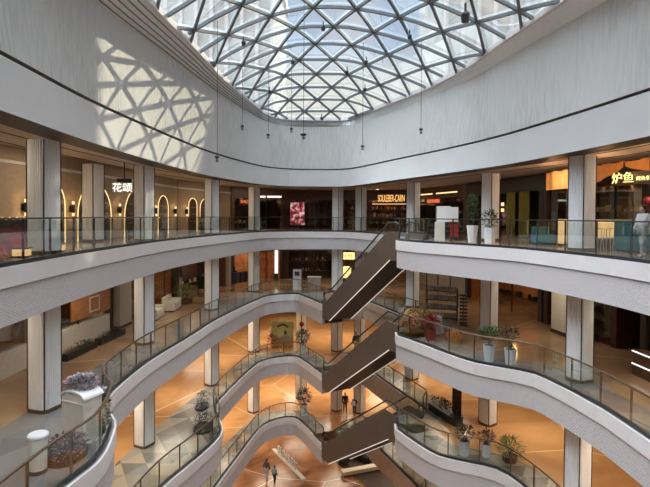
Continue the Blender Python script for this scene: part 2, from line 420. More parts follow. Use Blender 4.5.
for k in range(5):
    t = .12 + .19 * k; R_ = lerp_ring(U2, U3, t); z0_ = ZW + (ZD - ZW) * t ** 1.25 - .03
    mb = MB(); mb.bar([(x, y, z0_) for x, y in R_ if x < 3.0 and y > -2.5], .035, .045)  # dark bars stand in for the shaded grooves between cove ledges
    struct(mb.build('trim_cove_shade_line', 'groove'), 'dark line in the cove below the skylight')
loft([(U3, ZD), (U3, ZD + .12)], 'trim_cove_lip', 'cove', 'lip of the skylight opening')
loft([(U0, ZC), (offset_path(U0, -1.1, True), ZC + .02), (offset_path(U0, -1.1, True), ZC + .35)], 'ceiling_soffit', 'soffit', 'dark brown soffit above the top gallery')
struct(plate(offset_path(U0, -1.1, True), ZC + .3, 'ceiling', 'ceiling'), 'ceiling of the top gallery')
for o in (1.9, 2.9, 4.3):
    P = offset_path(U0, -o, True)
    struct(sweep(P, [(0, ZC + .3), (.1, ZC + .3), (.1, ZC + .285), (0, ZC + .285)], True).build('ceiling_slot', 'black'), 'dark slot in the gallery ceiling')
struct(plate(U3, ZD + .12, 'ceiling_roof', 'concrete'), 'roof around the skylight')
# outer shell
w = MB(); w.box((BX0, 27, -5.6), (.3, 66.6, 29.6)); struct(w.build('wall_left', 'concrete'), 'outer wall')
w = MB(); w.box((BX1, 27, -5.6), (.3, 66.6, 29.6)); struct(w.build('wall_right', 'concrete'), 'outer wall')
w = MB(); w.box((1, BY1, -5.6), (42, .3, 29.6)); struct(w.build('wall_far', 'concrete'), 'outer wall')
w = MB(); w.box((1, BY0, -5.6), (42, .3, 29.6)); struct(w.build('wall_near', 'concrete'), 'outer wall')

# ------------------------------------------------------------------ skylight dome
RAD = sorted(((math.atan2(y - CY_, x - CX)) % (2 * PI), math.hypot(x - CX, y - CY_)) for x, y in U3)
import bisect
def radius(a):
    a %= 2 * PI; i = bisect.bisect_left(RAD, (a, 0)); hi = RAD[i % len(RAD)]; lo = RAD[i - 1]
    da = (hi[0] - lo[0]) % (2 * PI) or 1e-9
    return lo[1] + (hi[1] - lo[1]) * (((a - lo[0]) % (2 * PI)) / da)
RISE = 2.3
def rho(x, y): return math.hypot(x - CX, y - CY_) / radius(math.atan2(y - CY_, x - CX))
def dome_z(x, y):
    r = min(1.0, rho(x, y)); return ZD + .1 + RISE * (1 - r * r)
dome = struct(thing('window_1', None, None, (CX, CY_, ZD)), 'steel and glass skylight dome')
org = (CX, CY_, ZD)
mb = MB(); NR, NA = 14, 80
vs = [(CX, CY_, dome_z(CX, CY_))]
for i in range(1, NR + 1):
    for k in range(NA):
        a = 2 * PI * k / NA; r = radius(a) * i / NR
        x, y = CX + r * math.cos(a), CY_ + r * math.sin(a); vs.append((x, y, dome_z(x, y) + .06))
fs = [(0, 1 + k, 1 + (k + 1) % NA) for k in range(NA)]
for i in range(NR - 1):
    fs += [(1 + i * NA + k, 1 + (i + 1) * NA + k, 1 + (i + 1) * NA + (k + 1) % NA, 1 + i * NA + (k + 1) % NA) for k in range(NA)]
mb.add(vs, fs).build('glazing', 'roof_glass', dome, org, smooth=True)
STEP = 2.0
def member(p0, d, name):
    """a straight-in-plan member through p0 along d, clipped to the dome"""
    d = Vector(d).normalized(); pts = []
    t = -60.0
    while t < 60:
        x, y = p0[0] + d.x * t, p0[1] + d.y * t
        if rho(x, y) <= 1.0: pts.append((x, y, dome_z(x, y) - .06))
        t += 0.25
    if len(pts) < 3: return
    # keep every 4th point
    q = pts[::4] + ([pts[-1]] if (len(pts) - 1) % 4 else [])
    MB().bar(q, .115, .13).build(name, 'steel', dome, org)
for k in range(-1, 22): member((CX, -3.2 + STEP * k, 0), (1, 0), 'arc_member')
for k in range(-14, 15):
    member((CX + STEP * k, 17.8 - 1.0 - 0.0, 0), (0.5, 1), 'diagonal_member')
    member((CX + STEP * k, 17.8 - 1.0 - 0.0, 0), (-0.5, 1), 'diagonal_member')
P3 = [(x, y, ZD + .1) for x, y in U3]
MB().bar(P3 + [P3[0]], .25, .25).build('ring_beam', 'white', dome, org)

# ------------------------------------------------------------------ columns
def col_section(r, nfl=40, depth=.018):
    pts = []
    for k in range(nfl * 2):
        a = 2 * PI * k / (nfl * 2); c, s = math.cos(a), math.sin(a)
        e = (abs(c) ** 5 + abs(s) ** 5) ** (-1 / 5)
        rr = r * e * .985 - (depth if k % 2 else 0)
        pts.append((rr * c, rr * s))
    return pts
def make_column(h):
    root = thing('column', 'x', 'column', (0, 0, 0))
    MB().prism(col_section(.385, 32, .022), .02, h).build('shaft', 'column', root)
    for k in range(4):
        a = 2 * PI * k / 4 + PI / 4; e = (abs(math.cos(a)) ** 5 + abs(math.sin(a)) ** 5) ** (-.2) * .382
        b = MB(); b.box((e * math.cos(a), e * math.sin(a), h / 2), (.032, .032, h - .02), math.atan2(*(reversed((math.cos(a), math.sin(a))))) if False else 0)
        b.build('joint_strip', 'black', root)
    MB().prism(col_section(.405, 20, 0), 0, .12).build('base_plate', 'bronze', root)
    return root
COLS = {'sun1': (-9.0, 15.6), 'sun2': (-8.8, 23.7), 'sun3': (-7.5, 32.3), 'sun4': (-5.85, 40.2), 'far1': (1.05, 40.6), 'far2': (2.95, 40.2), 'esc1': (6.1, 33.7), 'esc2': (8.95, 26.4), 'esc3': (9.85, 18.7), 'mid': (-2.05, 43.2), 'inner': (-10.9, 22.9)}
WHERE = {'sun1': 'first of the row under the sunlit wall, largest in view', 'sun2': 'second of the row under the sunlit wall', 'sun3': 'third of the row under the sunlit wall', 'sun4': 'at the bend where the row under the sunlit wall ends',
         'far1': 'at the far end behind the escalator, slimmer lit pair, one further from the escalator', 'far2': 'at the far end of the hall close behind the escalator', 'esc1': 'beyond the escalator top landing', 'esc2': 'behind the potted plants of the wing', 'esc3': 'at the outer curve of the wing', 'inner': 'set back against the arcade wall', 'mid': 'in the middle of the far side behind the edge'}
HA, HB = ZC - 0.0, 5 - CEIL_DROP
cA, cB = make_column(HA), make_column(HB)
usedA = usedB = False
for l, z in LEV.items():
    for k, (x, y) in COLS.items():
        if (k == 'mid' and l in 'AB') or (k == 'inner' and l != 'A'): continue
        if l == 'D' and k in ('sun1', 'sun2', 'esc3'): continue
        src = cA if l == 'A' else cB
        first = (l == 'A' and not usedA) or (l != 'A' and not usedB)
        lab = 'white fluted column on the %s, %s' % (LNAME[l], WHERE[k])
        rz = math.atan2(-y, -x) - PI / 4 + (.12 if x > 0 else -.02)
        if first:
            src.location = (x, y, z); src.rotation_euler = (0, 0, rz); src['label'] = lab; src['group'] = 'columns of the galleries'; c = src
            if l == 'A': usedA = True
            else: usedB = True
        else: c = dup(src, (x, y, z), rz, lab)
        c['kind'] = 'structure'

# ------------------------------------------------------------------ railings
def railing(pts, z, l, lab):
    path = offset_path(pts, -.1)
    s = [0]
    for i in range(1, len(path)): s.append(s[-1] + (Vector(path[i]) - Vector(path[i - 1])).length)
    def at(d):
        i = min(max(bisect.bisect_right(s, d) - 1, 0), len(path) - 2)
        f = (d - s[i]) / max(1e-6, s[i + 1] - s[i]); a, b = path[i], path[i + 1]
        return (a[0] + (b[0] - a[0]) * f, a[1] + (b[1] - a[1]) * f), math.atan2(b[1] - a[1], b[0] - a[0])
    T = s[-1]; n = max(1, round(T / 1.45)); o0 = (*path[0], z)
    root = thing('glass_railing', lab, 'railing', o0, group=None)
    rm = 'dark_rail' if l == 'A' else 'bronze'
    mb = MB(); mb.bar([(x, y, z + .05) for x, y in path], .09, .1); mb.build('base_channel', 'black', root, o0)
    if l == 'A': mb = MB().bar([(x, y, z + 1.17) for x, y in path], .07, .045)
    else: mb = MB().tube([(x, y, z + 1.17) for x, y in path], .036, 8)
    mb.build('handrail', rm, root, o0, smooth=(l != 'A'))
    for k in range(n + 1):
        (x, y), a = at(min(T * k / n, T - 1e-4))
        b = MB(); b.box((x + math.sin(a) * -.05, y + math.cos(a) * .05, z + .6), (.035, .06, 1.1), a)
        b.build('post', rm, root, o0)
    for k in range(n):
        d0, d1 = T * k / n + .02, T * (k + 1) / n - .02
        m = max(2, int((d1 - d0) / .4)); q = [at(d0 + (d1 - d0) * i / m)[0] for i in range(m + 1)]
        mb = MB(); i0 = []
        for side in (.006, -.006):
            qq = offset_path(q, side); i0.append(len(mb.v))
            mb.v += [(x, y, z + .1) for x, y in qq] + [(x, y, z + 1.12) for x, y in qq]
        L_ = m + 1
        for j in range(m):
            mb.f.append((j, j + 1, L_ + j + 1, L_ + j)); b0 = i0[1]; mb.f.append((b0 + L_ + j, b0 + L_ + j + 1, b0 + j + 1, b0 + j))
            mb.f.append((L_ + j, L_ + j + 1, b0 + L_ + j + 1, b0 + L_ + j))
        mb.build('glass_pane', 'glass', root, o0)
RL = {('A', 0): 'glass railing of the top gallery below the sunlit wall and round the far end', ('A', 2): 'glass railing of the top gallery along the wing with the planters',
      ('B', 0): 'bronze glass railing of the second gallery, running past the flower bed', ('B', 2): 'short bronze glass railing behind the upper escalator on the second gallery', ('B', 4): 'bronze glass railing of the second gallery wing with two potted plants',
      ('C', 0): 'bronze glass railing of the third gallery, round the patterned triangle tiles', ('C', 2): 'short bronze glass railing behind the middle escalator on the third gallery', ('C', 4): 'bronze glass railing of the third gallery wing with potted plants',
      ('D', 0): 'bronze glass railing of the fourth gallery above the ground floor', ('D', 2): 'short bronze glass railing behind the lowest escalator on the fourth gallery', ('D', 3): 'bronze glass railing across the closed landing of the fourth gallery', ('D', 4): 'bronze glass railing of the fourth gallery wing below the others'}
for l, z in LEV.items():
    for i, (t, pts) in enumerate(SEC[l]):
        if t == 'l': continue
        p = [q for q in pts if q[1] > 1.0] if i in (0, len(SEC[l]) - 1) else pts
        railing(p, z, l, RL[(l, i)])

# ------------------------------------------------------------------ escalators
def escalator(zl, lab):
    L0 = Vector(((LC1[0] + LC2[0]) / 2, (LC1[1] + LC2[1]) / 2)); U = Vector(((UC1[0] + UC2[0]) / 2, (UC1[1] + UC2[1]) / 2))
    d = (U - L0); T = d.length; d.normalize(); zu = zl + 5.0
    o = (L0.x, L0.y, zl); dd = (d.x, d.y); W = .84
    root = thing('escalator', lab, 'escalator', o, group=None)
    a, b = .75, T - .75
    top = [(-.12, zl + .28), (a - .1, zl + .28), (b - .25, zu + .42), (T + .15, zu + .42)]
    bot = [(T + .15, zu - 1.15), (b + .1, zu - 1.15), (a + .35, zl - 1.0), (-.12, zl - 1.0)]
    for sgn in (1, -1):
        MB().extrude_profile(top + bot, o, dd, (sgn * W, sgn * (W - .05))).build('side_panel', 'brown_panel', root, o)
        # led line under each lower edge
        nx, ny = -d.y * sgn * (W + .005), d.x * sgn * (W + .005)
        mb = MB().bar([(o[0] + d.x * s + nx, o[1] + d.y * s + ny, z_ + .02) for s, z_ in [(a + .4, zl - 1.0), (b + .1, zu - 1.15)]], .04, .045)
        mb.build('led_strip', 'led', root, o)
        g = [(.2, zl + .28), (a - .1, zl + .28), (b - .25, zu + .42), (T - .2, zu + .42), (T - .2, zu + .92), (b - .25, zu + .92), (a - .1, zl + .86), (.2, zl + .86)]
        MB().extrude_profile(g, o, dd, (sgn * (W - .12), sgn * (W - .14))).build('balustrade_glass', 'glass', root, o)
        nx, ny = -d.y * sgn * (W - .13), d.x * sgn * (W - .13)
        hp = [(.2, zl + .3), (.0, zl + .42), (-.04, zl + .6), (.05, zl + .8), (.25, zl + .88), (a - .1, zl + .88), (b - .25, zu + .94), (T - .25, zu + .94), (T - .02, zu + .86), (T + .05, zu + .68), (T, zu + .5)]
        MB().tube([(o[0] + d.x * s + nx, o[1] + d.y * s + ny, z_) for s, z_ in hp], .045, 8).build('handrail', 'black', root, o, smooth=True)
    und = [(-.1, zl - .95), (a + .35, zl - .95), (b + .1, zu - 1.1), (T + .1, zu - 1.1), (T + .1, zu - 1.0), (b + .1, zu - 1.0), (a + .35, zl - .85), (-.1, zl - .85)]
    MB().extrude_profile(und, o, dd, (-W + .05, W - .05)).build('underside', 'dark_under', root, o)
    n = 24
    for k in range(n):
        s0 = a + (b - a) * k / n; s1 = a + (b - a) * (k + 1) / n; z1 = zl + 5.0 * (k + .5) / n
        MB().extrude_profile([(s0, z1 - .32), (s1, z1 - .32), (s1, z1), (s0, z1)], o, dd, (-.55, .55)).build('step', 'dark_rail', root, o)
    for s0, s1, zz in ((-.1, a, zl), (b, T + .1, zu)):
        MB().extrude_profile([(s0, zz - .1), (s1, zz - .1), (s1, zz + .012), (s0, zz + .012)], o, dd, (-W + .06, W - .06)).build('landing_plate', 'steel', root, o)
    return root
escalator(-5, 'brown clad escalator with lit lower edges, the highest of three')
escalator(-10, 'brown clad escalator in the middle, carrying one rider')
escalator(-15, 'brown clad escalator, the lowest of three, above the ground floor')

def tower(x0, x1, y0, y1, h, lab, mat):
    o = ((x0 + x1) / 2, (y0 + y1) / 2, -22)
    t = thing('tower_or_sun_blocker', lab, 'building', o)  # also used for the unseen slabs that block the sun
    b = MB(); b.box((o[0], o[1], (h - 22) / 2), (x1 - x0, y1 - y0, h + 22)); b.build('facade', mat, t, o)
    b = MB(); b.box((o[0], o[1], h + 1), (x1 - x0 + 1, y1 - y0 + 1, 2)); b.build('roof_parapet', 'white', t, o)
    n = int((x1 - x0) / 2.4)
    m = MB()
    for k in range(n + 1): m.box((x0 + (x1 - x0) * k / n, y0 - .35, (h - 22) / 2), (.55, .7, h + 22))
    m.build('facade_slat', 'white', t, o)
    return t
M['tower_glass'] = pbr('tower_glass', (0.55, 0.56, 0.55), 0.4, var=0.15, scale=.2)
tower(-52, -9, 82, 110, 46, 'pale office tower with white vertical fins outside, beyond the sunlit wall', 'tower_glass')
tower(19, 37, 78, 100, 60, 'pale office tower with white vertical fins outside, beyond the wing wall', 'tower_glass')
tower(44, 58, 54.55, 66.4, 53.2, 'unseen slab added outside to shade the wall below the sun patch, lowest of three', 'tower_glass')  # added sun blocker, sets the lower limit of the sun patch
tower(44, 64, -30, 53.9, 130, 'unseen tall slab added outside to cut the near end of the sun patch', 'tower_glass')  # unseen slab added to end the sunlight toward the camera
tower(44, 47, 67.3, 85, 130, 'unseen tall slab added outside to cut the far end of the sun patch', 'tower_glass')  # unseen slab added to stop the sunlight at the wall bend
#PART2
# ------------------------------------------------------------------ more materials
def P(n, c, r=.5, **k): M[n] = pbr(n, c, r, **k)
P('beige_wall', (0.40, 0.29, 0.19), .6, var=.08); P('grey_beige', (0.42, 0.36, 0.30), .6)
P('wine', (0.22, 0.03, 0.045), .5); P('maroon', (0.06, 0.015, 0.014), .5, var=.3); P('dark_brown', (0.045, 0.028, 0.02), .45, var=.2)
P('wood', (0.42, 0.17, 0.06), .4, var=.25, scale=2, stretch=(1, 1, 8)); P('dark_wood', (0.12, 0.06, 0.035), .4, var=.3, scale=2, stretch=(1, 1, 6))
P('cream', (0.72, 0.68, 0.60), .5); P('pure_white', (0.82, 0.82, 0.81), .4, var=.02)
P('teal', (0.03, 0.22, 0.27), .35, var=.15); P('orange_cloth', (0.85, 0.38, 0.12), .8, var=.08); P('olive_cloth', (0.30, 0.27, 0.06), .8, var=.2, scale=3, stretch=(5, 5, .3))
P('pale_green', (0.60, 0.58, 0.26), .6, var=.25, scale=12); P('leaf', (0.055, 0.10, 0.035), .5, var=.4, scale=20); P('leaf_dark', (0.022, 0.032, 0.022), .5, var=.4, scale=20); P('leaf_light', (0.20, 0.27, 0.07), .5, var=.4, scale=15)
P('leaf_purple', (0.075, 0.03, 0.045), .6, var=.5, scale=20); P('flower_pink', (0.55, 0.30, 0.36), .6, var=.3, scale=25); P('flower_pale', (0.46, 0.46, 0.49), .6, var=.3, scale=25)
P('red', (0.34, 0.025, 0.022), .5, var=.2); P('soil', (0.035, 0.025, 0.02), .9); P('bark', (0.09, 0.06, 0.04), .8)
P('fabric_grey', (0.30, 0.28, 0.27), .8); P('gold', (0.6, 0.38, 0.13), .35, metal=.7); P('pot', (0.80, 0.80, 0.82), .35, var=.02)
P('skin', (0.55, 0.34, 0.25), .5); P('hair', (0.02, 0.014, 0.01), .5); P('cloth_white', (0.74, 0.74, 0.73), .8); P('cloth_grey', (0.36, 0.36, 0.37), .8)
P('cloth_black', (0.018, 0.018, 0.022), .8); P('cloth_navy', (0.05, 0.06, 0.09), .8); P('cloth_teal', (0.16, 0.30, 0.33), .8); P('cloth_brown', (0.10, 0.06, 0.05), .8)
P('bronze_pot', (0.2, 0.15, 0.1), .4); P('copper_wall', (0.55, 0.24, 0.10), .4, var=.4, scale=1.5)
M['amber'] = emit('amber_letters', (1.0, 0.52, 0.16), 1.3); M['red_letters'] = emit('red_letters', (1.0, 0.2, 0.08), .9)
M['warm'] = emit('warm_light', (1.0, 0.66, 0.30), 1.5); M['warm_soft'] = emit('warm_soft', (1.0, 0.62, 0.28), .9); M['white_sign'] = emit('white_letters', (1.0, 0.97, 0.88), 1.6)
M['yellow_sign'] = emit('yellow_letters', (1.0, 0.82, 0.30), 1.5); M['white_light'] = emit('white_light', (1, .97, .92), 1.3)
M['shop_glass'] = glass('shop_glass', (0.85, 0.84, 0.80), 0.6)

def text(body, size, name, mat, parent, loc, rot, extrude=.02, align='CENTER'):
    c = bpy.data.curves.new(name, 'FONT'); c.body = body; c.size = size; c.extrude = extrude; c.align_x = align; c.align_y = 'CENTER'
    t = bpy.data.objects.new('tmp', c); COL.objects.link(t)
    dg = bpy.context.evaluated_depsgraph_get(); dg.update()
    me = bpy.data.meshes.new_from_object(t.evaluated_get(dg)); bpy.data.objects.remove(t)
    me.materials.clear(); me.materials.append(M[mat]); me.name = name
    o = bpy.data.objects.new(name, me); COL.objects.link(o)
    if parent is not None: o.parent = parent
    o.location = loc; o.rotation_euler = rot
    return o

# ------------------------------------------------------------------ shop fronts: local x runs along the front, local -y faces the gallery
LAMPS = []
def front(lab, z, p, q, header='beige_wall', back='dark_brown', H=3.5, hh=.7, base=0.0, basemat='cream', mull='black', n=4, depth=2.6, glazed=True, shelves=0, shelfmat='dark_wood', goods=('cream', 'red', 'gold'), lamp=0, lampcol=(1, .7, .4), piers='header'):
    p, q = Vector(p), Vector(q); d = q - p; L = d.length; a = math.atan2(d.y, d.x)
    t = thing('storefront', lab, 'shop front', (p.x, p.y, z), a)
    b = MB(); b.box((L / 2, .12, H - hh / 2), (L, .3, hh)); b.build('header', header, t)
    for x in (.2, L - .2):
        b = MB(); b.box((x, .14, (H - hh) / 2), (.36, .34, H - hh)); b.build('pier', header if piers == 'header' else piers, t)
    if base > 0:
        b = MB(); b.box((L / 2, .1, base / 2), (L - .76, .28, base)); b.build('plinth', basemat, t)
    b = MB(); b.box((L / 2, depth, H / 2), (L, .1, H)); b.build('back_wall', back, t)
    for x in (.05, L - .05):
        b = MB(); b.box((x, depth / 2 + .17, H / 2), (.08, depth - .3, H)); b.build('side_wall', back, t)
    w = (L - .76) / n
    for k in range(n):
        x = .38 + w * (k + .5)
        if glazed:
            b = MB(); b.box((x, .1, (base + H - hh) / 2), (w - .05, .02, H - hh - base)); b.build('window_pane', 'shop_glass', t)
        if k:
            b = MB(); b.box((.38 + w * k, .1, (base + H - hh) / 2), (.05, .08, H - hh - base)); b.build('mullion', mull, t)
    rnd = random.Random(lab)
    for k in range(shelves):
        zz = .5 + (H - hh - .7) * k / max(1, shelves - 1)
        b = MB(); b.box((L / 2, depth - .28, zz), (L - .6, .4, .05)); sh = b.build('shelf', shelfmat, t)
        for gm in goods:
            m = MB(); x = .5
            while x < L - .6:
                if rnd.random() < .4:
                    h = rnd.uniform(.12, .4); m.box((x, depth - .28, zz + .025 + h / 2), (rnd.uniform(.1, .25), .2, h))
                x += rnd.uniform(.2, .5)
            if m.v:
                g = m.build('goods', gm, sh); g['kind'] = 'stuff'
    if lamp:
        LAMPS.append((Vector((p.x + math.cos(a) * L / 2 - math.sin(a) * (depth * .5), p.y + math.sin(a) * L / 2 + math.cos(a) * (depth * .5), z + H - .25)), lamp, lampcol))
    return t, L, a

def place(p, q, s, off, z):
    """point s metres along p->q and off metres out into the gallery"""
    p, q = Vector(p), Vector(q); d = (q - p).normalized()
    return (p.x + d.x * s + d.y * off, p.y + d.y * s - d.x * off, z), math.atan2(d.y, d.x)

# --- top gallery
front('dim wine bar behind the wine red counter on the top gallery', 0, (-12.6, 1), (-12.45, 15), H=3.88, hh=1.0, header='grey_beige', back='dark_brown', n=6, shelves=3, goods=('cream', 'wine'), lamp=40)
# arch wall
def arch_poly(w, h, n=14, inset=0):
    r = w / 2 - inset
    return [(-r, 0)] + [(-r * math.cos(PI * k / n), h - w / 2 + r * math.sin(PI * k / n)) for k in range(n + 1)] + [(r, 0)]
def arch_wall(lab, p, q, arches):
    p, q = Vector(p), Vector(q); d = q - p; L = d.length; a = math.atan2(d.y, d.x); t = thing('arcade_wall', lab, 'wall panel', (p.x, p.y, 0), a)
    b = MB(); b.box((L / 2, .2, 1.95), (L, .3, 3.9)); b.build('panel', 'beige_wall', t)
    b = MB(); b.box((L / 2, .04, 3.3), (L, .08, .12)); b.build('cornice', 'cream', t)
    for s, w, h in arches:
        pts = arch_poly(w, h)
        m = MB(); n = len(pts); m.add([(s + x, .045, z) for x, z in pts] + [(s + x, .06, z) for x, z in pts], [list(range(n)), list(range(n, 2 * n))[::-1]] + [(i, (i + 1) % n, n + (i + 1) % n, n + i) for i in range(n)])
        ar = m.build('arch_niche', 'dark_brown', t)
        MB().tube([(s + x, .03, z) for x, z in pts], .026, 6).build('led_outline', 'warm', ar)
        for k in range(3):
            m = MB(); m.box((s, -.02 + .03, .8 + .55 * k), (w * .7, .05, .04)); m.build('niche_shelf', 'wood', ar)
    return t
A1, A2, A3 = (-12.4, 15.2), (-10.85, 35.9), (-8.5, 44)
def s_of(y, p, q): return (y - p[1]) / (q[1] - p[1]) * (Vector(q) - Vector(p)).length
arch_wall('long beige wall with glowing arch outlines and sconces on the top gallery', A1, A2, [(s_of((a + b) / 2, A1, A2), (b - a), h) for a, b, h in ((19.9, 22.3, 2.85), (23.3, 26.4, 2.85), (27.9, 31.2, 2.85), (32.5, 34.2, 2.6))])
arch_wall('short beige wall with two narrow glowing arches where the top gallery bends', (-10.8, 36), A3, [(s_of((a + b) / 2, (-10.8, 36), A3), (b - a), 2.6) for a, b in ((37.3, 38.5), (38.9, 40.5))])
def sconce(loc, rz, lab):
    t = thing('wall_sconce', lab, 'wall lamp', loc, rz, 'sconces on the arcade wall')
    b = MB(); b.box((0, -.03, 0), (.14, .06, .3)); b.build('bracket', 'black', t)
    MB().lathe([(.06, -.2), (.08, -.15), (.08, .15), (.06, .2)], (0, -.13, 0), 12).build('shade', 'black', t)
    MB().lathe([(.05, .2), (.055, .34)], (0, -.13, 0), 10).build('bulb', 'warm', t)
    MB().lathe([(.05, -.34), (.055, -.2)], (0, -.13, 0), 10).build('bulb', 'warm', t)
    LAMPS.append((Vector(loc) + Vector((math.sin(rz) * .35, -math.cos(rz) * .35, .3)), 5, (1, .66, .3)))
    LAMPS.append((Vector(loc) + Vector((math.sin(rz) * .35, -math.cos(rz) * .35, -.35)), 5, (1, .66, .3)))
SN = ['before the first wide arch', 'just before the tallest arch', 'between the two wide arches', 'after the second wide arch', 'beside the narrow arch at the wall end', 'first on the short arcade wall', 'last on the short arcade wall']
for (y, p, q), nm in zip([(19.5, A1, A2), (22.7, A1, A2), (27.1, A1, A2), (31.9, A1, A2), (35.2, A1, A2), (36.9, (-10.8, 36), A3), (41.1, (-10.8, 36), A3)], SN):
    c, a = place(p, q, s_of(y, p, q), -.02, 1.55); sconce(c, a, 'black up and down wall sconce glowing warm, ' + nm)
t = thing('hanging_sign', 'glowing white two-character sign on a black bracket by the arches', 'sign', (-10.2, 24.5, 2.62), .28)
b = MB(); b.box((.1, .03, .38), (.7, .1, .2)); b.build('bracket', 'black', t)
b = MB(); b.box((0, .04, 0), (1.0, .05, .52)); b.build('back_board', 'beige_wall', t)
text('花颂', .48, 'sign_lettering', 'white_sign', t, (0, -.02, -.0), (PI / 2, 0, 0))
b = MB(); b.box((.1, .03, .87), (.05, .05, .86)); b.build('hanger', 'black', t)
front('brown shop with a low glowing red sign at the top gallery bend', 0, (-8.5, 44), (-4, 48.5), H=3.88, hh=1.0, header='dark_wood', back='dark_brown', n=3, shelves=2, goods=('cream', 'gold'), lamp=30)
c, a = place((-8.5, 44), (-4, 48.5), 2.0, .12, 2.55)
t = thing('shop_sign', 'long low sign with glowing orange red letters over the brown shop', 'sign', c, a)
b = MB(); b.box((0, .06, 0), (2.3, .06, .45)); b.build('back_board', 'dark_brown', t)
text('SHUXIANG', .42, 'sign_lettering', 'red_letters', t, (0, .0, 0), (PI / 2, 0, 0))
for k, (x, w_) in enumerate(((-6.05, .9), (-4.75, 1.3))):
    t = thing('ceiling_light', 'white ceiling light panel inside the dark far shop, the %s one' % ('narrower', 'wider')[k], 'lamp', (x, 45.5, 3.05)); b = MB(); b.box((0, 0, 0), (w_, .5, .16)); b.build('diffuser', 'white_light', t); b = MB(); b.box((0, 0, .1), (w_ + .1, .6, .06)); b.build('housing', 'black', t)
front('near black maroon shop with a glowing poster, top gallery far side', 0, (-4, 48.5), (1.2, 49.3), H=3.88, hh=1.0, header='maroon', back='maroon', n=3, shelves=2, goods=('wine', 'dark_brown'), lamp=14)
t = thing('lit_poster', 'backlit poster of pink and red blotches in the dark maroon shop', 'poster', (-2.7, 47.6, .35), .1)
b = MB(); b.box((0, .05, 1.15), (1.5, .08, 2.3)); b.build('frame', 'black', t)
pm = bpy.data.materials.new('pink_poster'); pm.use_nodes = True; nt_ = pm.node_tree; bb = nt_.nodes['Principled BSDF']
tc_ = nt_.nodes.new('ShaderNodeTexCoord'); vv = nt_.nodes.new('ShaderNodeTexNoise'); vv.inputs['Scale'].default_value = 2.2; nt_.links.new(tc_.outputs['Object'], vv.inputs['Vector'])
cc = ramp(nt_, vv.outputs['Fac'], [(.36, (.02, .01, .012)), (.48, (.30, .03, .05)), (.58, (.75, .33, .36)), (.66, (.95, .85, .8))])
nt_.links.new(cc, bb.inputs['Base Color']); nt_.links.new(cc, bb.inputs['Emission Color']); bb.inputs['Emission Strength'].default_value = .55; M['pink_poster'] = pm
b = MB(); b.box((0, 0, 1.15), (1.38, .03, 2.18)); b.build('picture', 'pink_poster', t)
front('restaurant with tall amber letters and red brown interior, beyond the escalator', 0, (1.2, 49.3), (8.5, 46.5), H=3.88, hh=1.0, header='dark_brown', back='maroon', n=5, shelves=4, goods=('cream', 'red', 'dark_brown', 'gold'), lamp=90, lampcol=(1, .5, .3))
c, a = place((1.2, 49.3), (8.5, 46.5), 4.6, .1, 3.0)
t = thing('shop_sign', 'row of tall amber glowing capital letters over the red brown restaurant', 'sign', c, a)
b = MB(); b.box((.9, .06, -.52), (3.6, .1, .08)); b.build('rail', 'warm_soft', t)
text('SOULEBER-CARN', .82, 'sign_lettering', 'amber', t, (1.0, 0, 0), (PI / 2, 0, 0)).scale = (.42, 1.15, 1)
front('shop with warm lit strips and a red sign, behind the white notice board', 0, (8.5, 46.5), (11, 38), H=3.88, hh=1.0, header='dark_wood', back='dark_brown', n=4, shelves=3, goods=('cream', 'red', 'teal'), lamp=60)
for k, s_ in enumerate((2.2, 6.2)):
    c, a = place((8.5, 46.5), (11, 38), s_, .2, 3.28 - .0); t = thing('light_strip', 'horizontal warm light strip on the dark shop header, %s' % ('nearer the escalator side', 'nearer the planters')[k], 'lamp', c, a)
    b = MB(); b.box((0, 0, 0), (3.3, .08, .1)); b.build('diffuser', 'warm', t); b = MB(); b.box((0, .06, .02), (3.4, .06, .2)); b.build('channel', 'black', t)
c, a = place((8.5, 46.5), (11, 38), 4.0, .2, 2.62); t = thing('shop_sign', 'small red glowing sign above the white notice board', 'sign', c, a)
b = MB(); b.box((0, .06, 0), (3.2, .06, .5)); b.build('back_board', 'dark_brown', t); text('PAPAWIN', .5, 'sign_lettering', 'red_letters', t, (0, 0, 0), (PI / 2, 0, 0))
front('dark doors and olive green curtain front behind the planters of the top gallery', 0, (11, 38), (13, 29), H=3.88, hh=1.0, header='dark_brown', back='dark_brown', n=4, glazed=True, lamp=0)
front('dark grill restaurant front with orange cloth header on the top gallery', 0, (13, 29), (14.3, 21.5), H=3.88, hh=1.0, header='dark_brown', back='maroon', n=4, shelves=3, goods=('gold', 'cream'), lamp=60, lampcol=(1, .6, .3))
front('dark restaurant front at the end of the wing beside the teal counter', 0, (14.3, 21.3), (15, 6), H=3.88, hh=1.0, header='dark_brown', back='dark_brown', n=5, shelves=2, goods=('gold',), lamp=30)
for k, (s_, w_) in enumerate(((6.3, 1.0), (7.7, 1.1))):
    c, a = place((11, 38), (13, 29), s_, .25, 0); t = thing('curtain', 'olive green floor length curtain, %s' % ('beside the fluted column', 'the one further along')[k], 'curtain', c, a)
    m = MB(); n = 18; pts = [(-w_ / 2 + w_ * i / n, .05 * math.sin(i * 1.7)) for i in range(n + 1)]
    m.add([(x, y, .05) for x, y in pts] + [(x, y, 2.9) for x, y in pts] + [(x, y + .02, .05) for x, y in pts] + [(x, y + .02, 2.9) for x, y in pts], [(i, i + 1, n + 2 + i, n + 1 + i) for i in range(n)] + [(2 * n + 2 + i, 3 * n + 3 + i, 3 * n + 4 + i, 2 * n + 3 + i) for i in range(n)]); m.build('cloth', 'olive_cloth', t)
    MB().tube([(-w_ / 2 - .1, .02, 2.92), (w_ / 2 + .1, .02, 2.92)], .025).build('rod', 'black', t)
